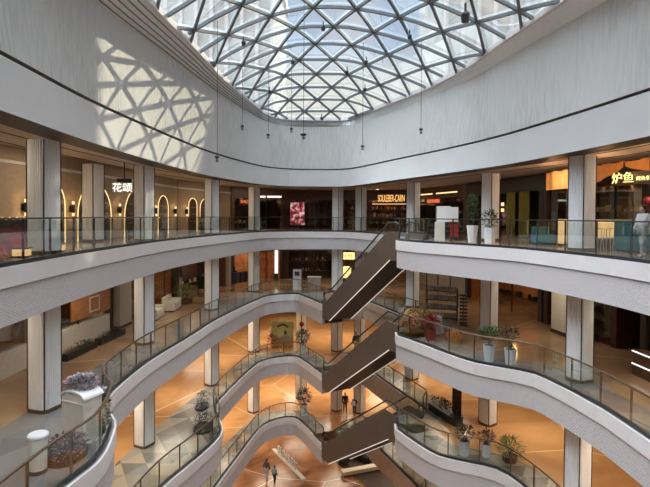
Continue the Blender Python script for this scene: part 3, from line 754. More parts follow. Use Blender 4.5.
for k, zz in enumerate((1.75, 2.15)):
    c, a = place((11, 38), (13, 29), 5.2, .15, zz); t = thing('wall_lamp', 'small square amber wall lamp by the olive curtain, %s of the pair' % ('lower', 'upper')[k], 'wall lamp', c, a)
    b = MB(); b.box((0, 0, 0), (.22, .1, .22)); b.build('diffuser', 'warm', t); b = MB(); b.box((0, .07, 0), (.26, .05, .26)); b.build('back_plate', 'black', t)
# orange cloth canopy with a peaked gap and the yellow sign, facing the hall
GP, GQ = (12.0, 26.5), (13.6, 16.5)
p_, q_ = Vector(GP), Vector(GQ); L_ = (q_ - p_).length; a_ = math.atan2(q_.y - p_.y, q_.x - p_.x)
t = thing('cloth_canopy', 'orange cloth canopy with a draped peak around a yellow sign', 'canopy', (p_.x, p_.y, 0), a_)
def drape(x0, x1, f0, f1, nm):
    m = MB(); n = 16; top, bt = [], []
    for i in range(n + 1):
        f = i / n; x = x0 + (x1 - x0) * f; top.append((x, .06 * math.sin(i * 1.1), 3.72)); bt.append((x, .06 * math.sin(i * 1.1), f0 + (f1 - f0) * f ** (1.7 if f1 > f0 else .6)))
    k = n + 1
    m.add(top + bt + [(x, y + .03, z) for x, y, z in top] + [(x, y + .03, z) for x, y, z in bt], [(i, i + 1, k + i + 1, k + i) for i in range(n)] + [(2 * k + i, 3 * k + i, 3 * k + i + 1, 2 * k + i + 1) for i in range(n)] + [(k + i, k + i + 1, 3 * k + i + 1, 3 * k + i) for i in range(n)])
    m.build(nm, 'orange_cloth', t)
drape(0, 2.6, 2.75, 2.75, 'valance'); drape(2.6, 5.6, 2.75, 3.5, 'valance'); drape(5.6, L_, 3.5, 2.85, 'valance')
MB().tube([(0, .02, 3.72), (L_, .02, 3.72)], .03).build('rod', 'black', t)
t = thing('shop_sign', 'glowing yellow two-character sign with small script under the orange canopy', 'sign', (12.75, 20.6, 2.95), -1.15)
b = MB(); b.box((.3, .07, 0), (1.9, .06, .55)); b.build('back_board', 'dark_brown', t)
text('炉鱼', .5, 'sign_lettering', 'yellow_sign', t, (-.2, 0, 0), (PI / 2, 0, 0)); text('烤鱼餐厅', .2, 'sign_script', 'yellow_sign', t, (.78, 0, -.05), (PI / 2, 0, 0))
b = MB(); b.box((-.2, .07, .45), (.04, .04, .5)); b.build('hanger', 'black', t)
for x, y in ((11.2, 24), (11.8, 20.5), (12.2, 17.5)): LAMPS.append((Vector((x, y, 3.2)), 26, (1, .55, .25)))

# --- second gallery
z = -5
front('shop window with pale plinth and orange wood interior, near end of second gallery', z, (-12.5, 3), (-12.2, 20.3), header='grey_beige', back='wood', base=1.0, n=7, lamp=220, shelves=2, goods=('dark_brown', 'cream'), lampcol=(1, .6, .3))
front('shop window with pale plinth and wood art panel, second gallery', z, (-12.15, 20.6), (-11.6, 26.6), header='dark_brown', back='dark_brown', base=.95, n=2, lamp=90, shelves=1, goods=('cream', 'gold'))
front('dark cafe window with pale sofas, between two columns of the second gallery', z, (-11.45, 28.2), (-10.85, 35.8), header='dark_brown', back='wood', base=.0, n=4, lamp=150, shelves=3, goods=('cream', 'dark_brown', 'leaf'))
front('open clothes shop with dark garments at the bend of the second gallery', z, (-10.8, 36), (-8.5, 44), header='grey_beige', back='dark_wood', n=3, glazed=False, lamp=50, shelves=2, goods=('cloth_black', 'cream'))
front('shop with a glowing copper wall at the far bend of the second gallery', z, (-8.5, 44), (-4, 48.5), header='dark_brown', back='copper_wall', n=3, glazed=False, lamp=60, lampcol=(1, .7, .45))
front('near black maroon shop on the far side of the second gallery', z, (-4, 48.5), (1.2, 49.3), header='maroon', back='maroon', n=3, lamp=20, shelves=3, goods=('red', 'dark_brown', 'cream'))
front('shop with a yellow lit interior behind the upper escalator', z, (1.2, 49.3), (8.5, 46.5), header='dark_brown', back='wood', n=5, lamp=150, shelves=3, goods=('gold', 'cream', 'red'), lampcol=(1, .65, .25))
front('pale panelled wall with a ring logo on the second gallery wing', z, (8.5, 46.5), (11, 38), header='grey_beige', back='grey_beige', n=4, glazed=False, depth=.5, lamp=25)
front('dark shop with a red panel and orange lit wall behind the potted plants', z, (11, 38), (13, 29), header='dark_brown', back='wood', n=3, glazed=False, lamp=45, shelves=1, goods=('dark_brown',), lampcol=(1, .55, .2))
front('dark red shop with dim shelves next to the pale pillar on the second gallery wing', z, (13, 28.8), (14.0, 23.2), header='maroon', back='maroon', n=3, glazed=True, lamp=22, shelves=4, goods=('cream', 'red', 'dark_brown'))
front('unlit dark brown shop at the near end of the second gallery wing', z, (14.2, 21.8), (15, 5), header='dark_brown', back='dark_brown', n=6, shelves=0, lamp=0)
def plain(lab, name, cat, loc, rz, parts):
    t = thing(name, lab, cat, loc, rz)
    for nm, mat, boxes in parts:
        for bx in boxes:
            b = MB(); b.box(bx[0], bx[1]); b.build(nm, mat, t)
    return t
plain('wood art panel with a pale square frame hung in the plinth window', 'art_panel', 'wall panel', (-11.75, 24.3, z + 1.15), math.atan2(6, .55), [('panel', 'wood', [((0, -.1, .85), (3.4, .06, 1.5))]), ('frame', 'cream', [((.2, -.14, 1.0), (.9, .03, .06)), ((.2, -.14, .3), (.9, .03, .06)), ((-.22, -.14, .65), (.06, .03, .7)), ((.62, -.14, .65), (.06, .03, .7))])])
plain('square pale pier between the two shop windows of the second gallery', 'wall_pier', 'pillar', (-11.5, 27.4, z), math.atan2(7, .7), [('shaft', 'grey_beige', [((0, 0, 1.75), (1.3, .6, 3.5))]), ('base', 'dark_brown', [((0, 0, .06), (1.36, .66, .12))])])
plain('wide pale pillar carrying two tube lamps on the second gallery wing', 'wall_pier', 'pillar', (13.0, 25.6, z), math.atan2(-6, 1), [('shaft', 'cream', [((0, 0, 1.75), (2.3, .7, 3.5))]), ('base', 'dark_brown', [((0, 0, .1), (2.36, .76, .2))])])
for k, (x, y) in enumerate(((12.3, 26.6), (12.62, 24.6))):
    t = thing('tube_lamp', 'glowing amber tube wall lamp on the pale pillar, %s' % ('the one nearer the red shop', 'the one nearer the white column')[k], 'wall lamp', (x, y, z + 2.75), 0)
    MB().lathe([(.11, -.42), (.11, .42)], (0, 0, 0), 14).build('tube', 'warm', t); MB().lathe([(.12, .42), (.12, .47)], (0, 0, 0), 14).build('end_cap', 'black', t); MB().lathe([(.12, -.47), (.12, -.42)], (0, 0, 0), 14).build('end_cap', 'black', t)
t = thing('display_counter', 'low dark counter with two thin light strips, second gallery wing', 'counter', (12.55, 17.9, z), math.atan2(-3.2, .2))
b = MB(); b.box((0, .2, .5), (3.2, .5, 1.0)); b.build('body', 'dark_wood', t)
for zz in (.95, .45): b = MB(); b.box((0, -.07, zz), (3.2, .04, .045)); b.build('light_strip', 'white_light', t)
t = thing('ring_logo', 'pale ring logo with a heart curve on the panelled wing wall', 'sign', (8.75, 42.6, z + 2.7), math.atan2(-8.5, 2.5))
MB().tube([(.38 * math.cos(k * PI / 12), -.05, .38 * math.sin(k * PI / 12)) for k in range(25)], .035, 6).build('ring', 'cream', t)
MB().tube([(-.2 + .4 * k / 8, -.05, -.05 + .12 * abs(math.cos(k * PI / 8 + PI / 2)) * (-1) ** 0) for k in range(9)], .03, 6).build('curve', 'cream', t)
c, a = place((1.2, 49.3), (8.5, 46.5), 1.9, .25, z + 2.75)
t = thing('shop_sign', 'yellow backlit sign box on the second gallery behind the escalator', 'sign', (2.15, 45.6, z + 2.55), 0)
b = MB(); b.box((0, .06, 0), (1.35, .1, .65)); b.build('light_box', 'yellow_sign', t); text('BEBE', .5, 'sign_lettering', 'orange_cloth', t, (0, 0, 0), (PI / 2, 0, 0))
b = MB(); b.box((0, .08, .6), (.05, .05, .6)); b.build('hanger', 'black', t)
t = thing('light_box', 'bright yellow light panel standing low behind the escalator', 'lamp', (1.95, 46.2, z), .1)
b = MB(); b.box((0, 0, .95), (1.1, .1, 1.1)); b.build('diffuser', 'yellow_sign', t); b = MB(); b.box((0, .08, .75), (1.2, .08, 1.5)); b.build('back_board', 'black', t)
t = thing('light_box', 'tall white light panel at the edge of the dark maroon shop', 'lamp', (-4.6, 46.2, z), .2)
b = MB(); b.box((0, 0, 1.9), (.3, .08, 2.2)); b.build('diffuser', 'white_light', t); b = MB(); b.box((0, .08, 1.6), (.42, .06, 3.1)); b.build('back_board', 'black', t)
plain('white information kiosk with a dark square on the far side of the second gallery', 'info_kiosk', 'kiosk', (-2.35, 41.6, z), 0, [('body', 'pure_white', [((0, 0, .85), (.7, .4, 1.7))]), ('screen', 'cloth_navy', [((0, -.21, 1.35), (.4, .02, .35))])])
plain('pale grey low counter beside the white kiosk on the second gallery', 'counter', 'counter', (-.9, 41.9, z), 0, [('body', 'grey_beige', [((0, 0, .5), (1.1, .5, 1.0))]), ('top', 'pure_white', [((0, 0, 1.03), (1.2, .6, .06))])])

# ------------------------------------------------------------------ counters, furniture
t = thing('bar_counter', 'long wine red bar counter with a dark top and a string of gold bulbs', 'counter', (-10.75, 16.9, 0), PI / 2 + .03)
b = MB(); b.box((0, 0, .42), (3.2, .6, .84)); b.build('front_panel', 'wine', t); b = MB(); b.box((0, 0, .97), (3.4, .8, .26)); b.build('top', 'dark_brown', t)
for k in range(17):
    MB().ball((-1.6 + .2 * k, -.42, 1.13 + .02 * (k % 2)), .035, 8, 5).build('bulb', 'yellow_sign', t)
for k, (x, y, rz) in enumerate(((-9.0, 14.45, .3), (-9.15, 16.65, .4))):
    t = thing('floor_lantern', 'low glowing amber floor lantern by the glass, %s' % ('below the wine red counter', 'just behind the first white column')[k], 'lamp', (x, y, 0), rz)
    b = MB(); b.box((0, 0, .15), (.4, .4, .2)); b.build('diffuser', 'warm_soft', t); b = MB(); b.box((0, 0, .025), (.46, .46, .05)); b.build('base', 'black', t); b = MB(); b.box((0, 0, .27), (.46, .46, .04)); b.build('lid', 'black', t)
# grill restaurant: teal booths, lit counter, chairs
plain('teal upholstered booth counter beside the person in white', 'booth', 'counter', (11.62, 18.2, 0), .1, [('body', 'teal', [((0, 0, .48), (.85, .8, .96)), ]), ('back', 'teal', [((0, .5, .57), (.85, .2, 1.14))]), ('base', 'black', [((0, 0, .04), (.88, .84, .08))])])
plain('teal booth seat behind the tall white column of the wing', 'booth', 'seat', (10.3, 22.9, 0), .1, [('body', 'teal', [((0, 0, .25), (.8, .6, .5))]), ('back', 'teal', [((0, .36, .42), (.8, .16, .84))]), ('base', 'black', [((0, 0, .04), (.83, .64, .08))])])
plain('amber lit serving counter between the white column and the teal booth', 'serving_counter', 'counter', (11.9, 20.75, 0), .05, [('body', 'warm_soft', [((0, 0, .8), (1.9, .5, .7))]), ('plinth', 'dark_wood', [((0, 0, .225), (1.9, .5, .45))]), ('top', 'cream', [((0, 0, 1.18), (2.0, .6, .06))])])
t = plain('slim amber lit column lantern beside the teal booth seat', 'floor_lantern', 'lamp', (10.75, 22.0, 0), 0, [('diffuser', 'warm_soft', [((0, 0, .65), (.3, .3, 1.1))]), ('base', 'black', [((0, 0, .05), (.36, .36, .1))]), ('lid', 'black', [((0, 0, 1.22), (.36, .36, .06))])])
def make_chair(mat, seat='cream'):
    t = thing('cafe_chair', 'x', 'chair', (0, 0, 0))
    b = MB(); b.box((0, 0, .45), (.42, .42, .05)); b.build('seat', seat, t)
    MB().tube([(-.2, .2, .45), (-.21, .24, .82), (0, .27, .86), (.21, .24, .82), (.2, .2, .45)], .018, 6).build('backrest', mat, t)
    for x in (-.09, .09): MB().tube([(x, .21, .46), (x, .26, .84)], .012, 6).build('back_spindle', mat, t)
    for x, y in ((-.18, -.18), (.18, -.18), (-.18, .18), (.18, .18)): MB().tube([(x, y, .44), (x * 1.15, y * 1.15, 0)], .016, 6).build('leg', mat, t)
    return t
ch = make_chair('cream', 'cream'); ch2 = make_chair('black', 'dark_brown')
CN = ['next to the slim lantern', 'second from the slim lantern', 'third from the slim lantern', 'next to the teal counter']
for k in range(4):
    l_ = 'pale metal cafe chair at the amber lit counter, ' + CN[k]; x, y = 11.05 + .5 * k, 19.85 - .02 * k
    if k == 0: ch.location = (x, y, 0); ch.rotation_euler = (0, 0, PI); ch['label'] = l_; ch['group'] = 'pale cafe chairs at the lit counter'
    else: dup(ch, (x, y, 0), PI + .1 * (k - 1), l_, group='pale cafe chairs at the lit counter')
def make_table():
    t = thing('cafe_table', 'x', 'table', (0, 0, 0)); MB().lathe([(.36, .71), (.38, .72), (.38, .75)], (0, 0, 0), 24).build('top', 'dark_wood', t)
    MB().tube([(0, 0, .02), (0, 0, .72)], .03).build('stem', 'black', t); MB().lathe([(.24, 0), (.22, .03)], (0, 0, 0), 20).build('foot', 'black', t); return t
tb = make_table()
spots = [(4.4, 30.8), (5.3, 29.7), (6.3, 28.6)]
spots = [(6.7, 30.5), (7.3, 29.3), (7.4, 27.6)]
TN = ['next to the escalator landing', 'in the middle of three', 'next to the planters']
CH = 0
for k, (x, y) in enumerate(spots):
    l_ = 'small round dark cafe table behind the top gallery glass, ' + TN[k]
    if k == 0: tb.location = (x, y, 0); tb['label'] = l_; tb['group'] = 'dark cafe tables'
    else: dup(tb, (x, y, 0), 0, l_, group='dark cafe tables')
    for j, (dx, dy, rz) in enumerate(((-.62, -.1, PI / 2), (.62, .1, -PI / 2), (.05, -.65, PI))):
        l2 = 'black wire cafe chair, %s side of the table %s' % (('escalator', 'shop', 'rail')[j], TN[k])
        if CH == 0: ch2.location = (x + dx, y + dy, 0); ch2.rotation_euler = (0, 0, rz); ch2['label'] = l2; ch2['group'] = 'black cafe chairs'
        else: dup(ch2, (x + dx, y + dy, 0), rz, l2, group='black cafe chairs')
        CH += 1
t = plain('white notice board on a pale pedestal, top gallery wing by the planters', 'notice_board', 'sign', (6.25, 26.0, 0), -.1, [('board', 'pure_white', [((.05, 0, 1.42), (.76, .06, .85))]), ('pedestal', 'cream', [((-.12, .02, .5), (.5, .3, 1.0))]), ('edge', 'leaf_light', [((-.31, -.035, 1.42), (.05, .02, .85))])])
t = plain('narrow white poster stand with a red foot, close beside the white notice board', 'poster_stand', 'sign', (6.95, 26.2, 0), -.1, [('poster', 'pure_white', [((0, 0, 1.4), (.42, .05, .8))]), ('panel', 'red', [((0, 0, .55), (.42, .06, .7))]), ('foot', 'black', [((0, 0, .03), (.5, .3, .06))])])

# monument and bin on the second gallery nub
t = thing('monument_sign', 'pale square pillar with arched top among flowers on the second gallery corner', 'pillar', (-6.75, 13.5, -5), -.42)
mo = MB(); pts = [(-.42, .0), (-.42, 1.22)] + [(-.42 * math.cos(PI * k / 12), 1.22 + .16 * math.sin(PI * k / 12)) for k in range(1, 12)] + [(.42, 1.22), (.42, 0)]
n = len(pts); mo.add([(x, -.3, z_) for x, z_ in pts] + [(x, .3, z_) for x, z_ in pts], [list(range(n)), list(range(n, 2 * n))[::-1]] + [(i, (i + 1) % n, n + (i + 1) % n, n + i) for i in range(n)]); mo.build('body', 'cream', t)
m = MB(); m.bar([(-.45 * math.cos(PI * k / 12), 0, 1.26 + .18 * math.sin(PI * k / 12)) for k in range(13)], .66, .05); m.build('arched_cap', 'pure_white', t)
m = MB(); m.box((0, -.31, 1.14), (.84, .03, .03)); m.build('moulding', 'pure_white', t)
t = thing('litter_bin', 'white cylinder litter bin with dark base behind the bronze rail', 'bin', (-6.95, 11.75, -5))
MB().lathe([(.2, .1), (.2, .86)], (0, 0, 0), 24).build('body', 'cream', t, smooth=False); MB().lathe([(.215, .86), (.235, .88), (.235, .93), (.2, .96)], (0, 0, 0), 24).build('lid', 'pure_white', t); MB().lathe([(.205, 0), (.205, .1)], (0, 0, 0), 24).build('base', 'black', t)

# ------------------------------------------------------------------ plants
def foliage(mb, c, r, n, l, w, rnd):
    for _ in range(n):
        while True:
            v = Vector((rnd.uniform(-1, 1), rnd.uniform(-1, 1), rnd.uniform(-1, 1)))
            if v.length < 1: break
        p = (c[0] + v.x * r[0], c[1] + v.y * r[1], c[2] + v.z * r[2])
        mb.leaf(p, (v.x + rnd.uniform(-.5, .5), v.y + rnd.uniform(-.5, .5), v.z * .6 + rnd.uniform(-.2, .6)), l * rnd.uniform(.7, 1.3), w * rnd.uniform(.7, 1.3))
def potted(lab, loc, pot=(.32, .22, .75), crown=(.5, .5, .4), cz=1.25, leaf='leaf', n=260, l=.16, w=.07, potmat='pot', sq=True, name='potted_plant'):
    rnd = random.Random(lab); t = thing(name, lab, 'potted plant', loc, rnd.uniform(0, .5))
    r1, r0, h = pot
    if sq:
        m = MB(); k = 8; ring = lambda r, z_: [(r * math.cos(2 * PI * i / k + PI / 8), r * math.sin(2 * PI * i / k + PI / 8), z_) for i in range(k)]
        m.add(ring(r0, 0) + ring(r1, h) + ring(r1 * .86, h) + ring(r1 * .82, h - .06), [list(range(k))[::-1]] + [(j * k + i, j * k + (i + 1) % k, (j + 1) * k + (i + 1) % k, (j + 1) * k + i) for j in range(3) for i in range(k)])
        m.build('pot', potmat, t)
    else: MB().lathe([(r0, 0), (r0 * 1.05, .05), (r1, h * .9), (r1 * 1.06, h * .92), (r1 * 1.06, h), (r1 * .85, h), (r1 * .82, h - .06)], (0, 0, 0), 18).build('pot', potmat, t)
    MB().lathe([(.01, h - .08), (r1 * .84, h - .08), (r1 * .84, h - .05), (.01, h - .05)], (0, 0, 0), 12).build('soil', 'soil', t)
    m = MB()
    for k in range(4):
        a = k * 1.7; m.tube([(.03 * math.cos(a), .03 * math.sin(a), h - .06), (.08 * math.cos(a), .08 * math.sin(a), (h + cz) / 2), (crown[0] * .4 * math.cos(a), crown[1] * .4 * math.sin(a), cz)], [.022, .017, .009], 6)
    m.build('stem', 'bark', t)
    m = MB(); foliage(m, (0, 0, cz), crown, n, l, w, rnd); m.build('foliage', leaf, t)
    return t
potted('tall dark green shrub in a white faceted planter on the top gallery wing', (7.45, 24.6, 0), (.3, .2, .85), (.34, .34, .72), 1.75, 'leaf', 520, .15, .06)
potted('spiky near black plant in a white planter in front of the wing column', (8.0, 23.6, 0), (.3, .25, .75), (.34, .34, .36), 1.2, 'leaf_dark', 200, .22, .05)
potted('bushy round green plant in a white tapered planter, second gallery wing', (7.2, 21.15, -5), (.27, .2, .72), (.52, .5, .27), 1.2, 'leaf', 420, .15, .07)
potted('thin dark leafed plant in a white tapered planter, beside the bushy one', (7.95, 20.72, -5), (.27, .2, .66), (.34, .34, .4), 1.22, 'leaf_dark', 190, .16, .06)
potted('dark plant with white blooms in a grey white planter, third gallery wing', (6.65, 22.85, -10), (.27, .2, .72), (.42, .4, .3), 1.1, 'leaf_dark', 260, .17, .07)
potted('dark reddish plant in a small white planter on the third gallery wing', (7.65, 22.75, -10), (.22, .17, .62), (.38, .36, .26), .95, 'leaf_purple', 240, .16, .06)
potted('dark spiky plant in a tall pot at the far end of the third gallery', (-1.75, 39.6, -10), (.3, .24, .9), (.5, .45, .45), 1.45, 'leaf_dark', 260, .28, .07)
potted('dark spiky plant in a tall pot at the far end of the fourth gallery', (-1.62, 39.55, -15), (.3, .24, .9), (.5, .45, .6), 1.5, 'leaf_dark', 280, .3, .07)
potted('loose green bamboo like plant by the cafe window of the second gallery', (-9.9, 34.6, -5), (.5, .5, .3), (.8, .6, .45), .8, 'leaf_light', 260, .3, .05, 'dark_wood')
potted('yellow green grassy plant at the edge of the third gallery wing', (8.6, 22.3, -10), (.35, .3, .3), (.55, .5, .35), .65, 'leaf_light', 200, .3, .05, 'dark_wood')
t = thing('planter_bed', 'dark hedge trough beside the escalator landing on the third gallery', 'planter', (6.8, 27.2, -10), -1.2)
b = MB(); b.box((0, 0, .2), (2.6, .5, .4)); b.build('trough', 'black', t); m = MB(); foliage(m, (0, 0, .62), (1.25, .32, .32), 500, .16, .07, random.Random(3)); m.build('foliage', 'leaf_dark', t)
def bed(lab, loc, r, mats, seed, h=.3, rz=0, n=260):
    t = thing('flower_bed', lab, 'flowers', loc, rz); rnd = random.Random(seed)
    MB().lathe([(1, 0), (1, .12), (.93, .12), (.9, .08)], (0, 0, 0), 22).build('bed_edging', 'black', t).scale = (r[0], r[1], 1)
    for k, (nm, mt) in enumerate(mats):
        m = MB(); foliage(m, (0, 0, .12 + h * .5), (r[0], r[1], h), n * 2 if k == 0 else n * 2 // 3, .09, .055, rnd); m.build(nm, mt, t)
    return t
bed('purple and pink flower bed around the foot of the pale arched pillar', (-6.65, 12.5, -5), (.5, .6), [('foliage', 'leaf_purple'), ('blossoms', 'flower_pink')], 1, .28, .2, 300)
bed('small dark flower bed at the rail corner beyond the pale arched pillar', (-6.78, 14.2, -5), (.28, .3), [('foliage', 'leaf_purple'), ('blossoms', 'flower_pale')], 2, .5, 0, 220)
bed('small pale flower clump beside the white litter bin', (-7.0, 12.25, -5), (.3, .25), [('foliage', 'leaf_dark'), ('blossoms', 'flower_pale')], 4, .22, 0, 120)
t = thing('flower_arrangement', 'mound of grey and pink flowers on top of the pale arched pillar', 'flowers', (-6.8, 13.62, -3.6), 0)
m = MB(); foliage(m, (0, 0, .18), (.42, .36, .2), 520, .08, .06, random.Random(9)); m.build('blossoms', 'flower_pale', t); m = MB(); foliage(m, (-.05, 0, .16), (.5, .36, .17), 260, .08, .055, random.Random(10)); m.build('blossoms', 'flower_pink', t); m = MB(); foliage(m, (0, 0, .1), (.44, .36, .2), 300, .1, .05, random.Random(11)); m.build('foliage', 'leaf_dark', t)
t = thing('hanging_flowers', 'white and dark flowers spilling down the side of the pale arched pillar', 'flowers', (-6.43, 13.95, -5), 0)
m = MB(); foliage(m, (0, 0, .75), (.2, .2, .55), 160, .14, .08, random.Random(12)); m.build('blossoms', 'flower_pale', t); m = MB(); foliage(m, (.03, 0, .6), (.2, .2, .6), 220, .14, .07, random.Random(13)); m.build('foliage', 'leaf_dark', t); MB().tube([(0, 0, 0), (0, 0, 1.2)], .02).build('stake', 'bark', t)
bed('dark shrubs tucked in the tiled corner of the third gallery', (-6.35, 25.5, -10), (.5, .7), [('foliage', 'leaf_dark'), ('blossoms', 'leaf_purple')], 5, .5, 0, 300)
bed('thin grey green shrub at the rail bend of the third gallery', (-7.15, 28.4, -10), (.4, .6), [('foliage', 'leaf_dark'), ('blossoms', 'flower_pale')], 6, .55, 0, 200)
# flower display at the far end of the third gallery
t = thing('flower_display', 'green floral arch with pale backdrop and warm flowers, third gallery far side', 'flower display', (-3.6, 41.6, -10), 0)
b = MB(); b.box((0, .2, 1.1), (1.9, .08, 2.2)); b.build('backdrop', 'pale_green', t)
m = MB()
for k in range(26): foliage(m, (-1.0 * math.cos(PI * k / 25), .1, 1.1 + 1.25 * math.sin(PI * k / 25)), (.16, .12, .16), 14, .14, .08, random.Random(k))
m.build('floral_arch', 'pale_green', t)
m = MB(); foliage(m, (.0, -.1, .4), (1.4, .35, .35), 260, .2, .12, random.Random(44)); m.build('blossoms', 'orange_cloth', t); m = MB(); foliage(m, (-.9, -.1, .75), (.45, .3, .35), 120, .2, .12, random.Random(45)); m.build('blossoms', 'red', t)
m = MB(); foliage(m, (.3, -.2, .75), (.5, .2, .3), 110, .2, .12, random.Random(46)); m.build('blossoms', 'flower_pale', t)
MB().tube([(-.45 + .9 * k / 10, .1, 1.7 + .22 * math.sin(PI * k / 10)) for k in range(11)], .06, 6).build('brow_ornament', 'soil', t); MB().ball((.25, .08, 1.25), (.12, .1, .2)).build('ornament', 'dark_wood', t)
t = thing('hanging_ornament', 'small dark round ornament beside the green floral arch', 'ornament', (-1.95, 41.6, -10)); MB().ball((0, 0, 2.0), .22).build('ball', 'red', t); MB().tube([(0, 0, 0), (0, 0, 1.8)], .025).build('pole', 'soil', t); MB().lathe([(.2, 0), (.18, .04)]).build('foot', 'soil', t)
# second gallery wing: hoop, drape, red flowers, black shelf
t = thing('hoop_stand', 'round gold wicker hoop stand with pale flowers at the wing tip', 'flower stand', (4.75, 26.2, -5), .3)
MB().tube([(.55 * math.cos(k * PI / 14), 0, .72 + .6 * math.sin(k * PI / 14)) for k in range(29)], .05, 6).build('hoop', 'gold', t); MB().tube([(.45 * math.cos(k * PI / 14), .02, .7 + .48 * math.sin(k * PI / 14)) for k in range(29)], .03, 6).build('inner_hoop', 'gold', t)
m = MB(); foliage(m, (0, -.05, .65), (.35, .15, .4), 120, .16, .1, random.Random(50)); m.build('blossoms', 'orange_cloth', t); b = MB(); b.box((0, 0, .05), (.9, .4, .1)); b.build('base', 'gold', t)
t = thing('draped_table', 'round table under a pale crumpled cloth behind the gold hoop', 'table', (5.95, 26.3, -5), 0)
m = MB(); n = 40
m.add([(.0, 0, .9)] + [(.4 * math.cos(2 * PI * k / n), .4 * math.sin(2 * PI * k / n), .89) for k in range(n)] + [((.5 + .06 * math.sin(k * 1.9)) * math.cos(2 * PI * k / n), (.5 + .06 * math.sin(k * 1.9)) * math.sin(2 * PI * k / n), .02) for k in range(n)], [(0, 1 + k, 1 + (k + 1) % n) for k in range(n)] + [(1 + k, n + 1 + k, n + 1 + (k + 1) % n, 1 + (k + 1) % n) for k in range(n)]); m.build('cloth', 'flower_pale', t)
m = MB(); m.lathe([(.36, 0), (.36, .86)]); m.build('body', 'fabric_grey', t)
potted('red and yellow flowers in a red wrapped pot behind the wing rail', (5.4, 24.7, -5), (.26, .2, .55), (.42, .36, .34), .95, 'red', 200, .18, .1, 'red', False, 'flower_pot')
potted('small yellow green flowers in a dark pot next to the red wrapped pot', (5.45, 25.5, -5), (.22, .18, .6), (.35, .3, .25), 1.0, 'leaf_light', 160, .18, .1, 'dark_wood', False, 'flower_pot')
t = thing('wicker_basket', 'low round wicker basket glowing warm on the orange floor of the wing', 'basket', (6.5, 24.3, -5)); MB().lathe([(.3, 0), (.42, .3), (.45, .32), (.4, .3), (.3, .06)], (0, 0, 0), 20).build('body', 'gold', t); m = MB(); foliage(m, (0, 0, .36), (.34, .34, .16), 120, .16, .1, random.Random(60)); m.build('blossoms', 'orange_cloth', t)
t = thing('display_rack', 'black display rack of grey goods behind the wing rail', 'rack', (7.2, 29.8, -5), -.35)
for zz in (.12, .65, 1.2, 1.75):
    b = MB(); b.box((0, 0, zz), (1.9, .55, .05)); sh = b.build('shelf', 'black', t)
    m = MB(); rnd = random.Random(int(zz * 100))
    for k in range(9): m.box((-.8 + .2 * k, 0, zz + .025 + .13), (rnd.uniform(.1, .17), .3, .26))
    g = m.build('goods', 'fabric_grey', sh); g['kind'] = 'stuff'
for x in (-.92, .92):
    for y in (-.25, .25): b = MB(); b.box((x, y, .95), (.05, .05, 1.9)); b.build('upright', 'black', t)
t = thing('spiral_sign', 'narrow black slatted floor sign beside the black display rack', 'sign', (8.05, 28.1, -5), -.2); b = MB(); b.box((0, 0, .03), (.5, .4, .06)); b.build('base', 'black', t)
for k in range(9): b = MB(); b.box((0, 0, .15 + .2 * k), (.42, .12, .12)); b.build('slat', 'dark_brown', t)
b = MB(); b.box((0, .02, .9), (.06, .06, 1.75)); b.build('post', 'black', t)
t = thing('totem_sign', 'tall dark totem sign with stacked plates by the hedge trough, third gallery', 'sign', (7.5, 27.3, -10), -.2); b = MB(); b.box((0, 0, 1.25), (.5, .16, 2.5)); b.build('board', 'black', t)
for k in range(8): b = MB(); b.box((0, -.09, .35 + .27 * k), (.44, .03, .2)); b.build('plate', 'maroon', t)
b = MB(); b.box((0, 0, .04), (.7, .4, .08)); b.build('base', 'black', t)
# low white sofas and framed picture on the second gallery
def sofa(lab, loc, rz, mat='cream'):
    t = thing('sofa', lab, 'sofa', loc, rz)
    b = MB(); b.box((0, 0, .22), (1.7, .8, .3)); b.build('base', mat, t); b = MB(); b.box((0, .34, .6), (1.7, .2, .6)); b.build('backrest', mat, t)
    for x in (-.78, .78): b = MB(); b.box((x, 0, .42), (.16, .8, .5)); b.build('armrest', mat, t)
    for x in (-.37, .37): b = MB(); b.box((x, -.05, .43), (.7, .66, .14)); b.build('seat_cushion', mat, t)
    for x in (-.75, .75):
        for y in (-.3, .3): b = MB(); b.box((x, y, .035), (.06, .06, .07)); b.build('leg', 'black', t)
sofa('pale low sofa by the cafe window, nearer the second column', (-10.4, 29.6, -5), PI / 2 + .05); sofa('pale low sofa by the cafe window, nearer the green plant', (-10.15, 32.3, -5), PI / 2 + .05)
for k, (x, y) in enumerate(((-11.0, 21.8), (-10.75, 24.4))):
    t = thing('planter_bed', 'long dark low planter at the foot of the plinth window, the %s' % ('nearer the white column', 'nearer the pale pier')[k], 'planter', (x, y, -5), math.atan2(6, .55)); b = MB(); b.box((0, 0, .15), (2.3, .35, .3)); b.build('trough', 'black', t); m = MB(); foliage(m, (0, 0, .36), (1.1, .18, .14), 180, .12, .05, random.Random(70 + k)); m.build('foliage', 'leaf_dark', t)
plain('small dark framed picture on the pale end of the clothes shop', 'framed_picture', 'picture', (-10.72, 35.9, -2.9), math.atan2(8, 2.3), [('frame', 'black', [((.5, -.1, 0), (1.0, .05, .8))]), ('picture', 'dark_wood', [((.5, -.13, 0), (.84, .02, .64))])])
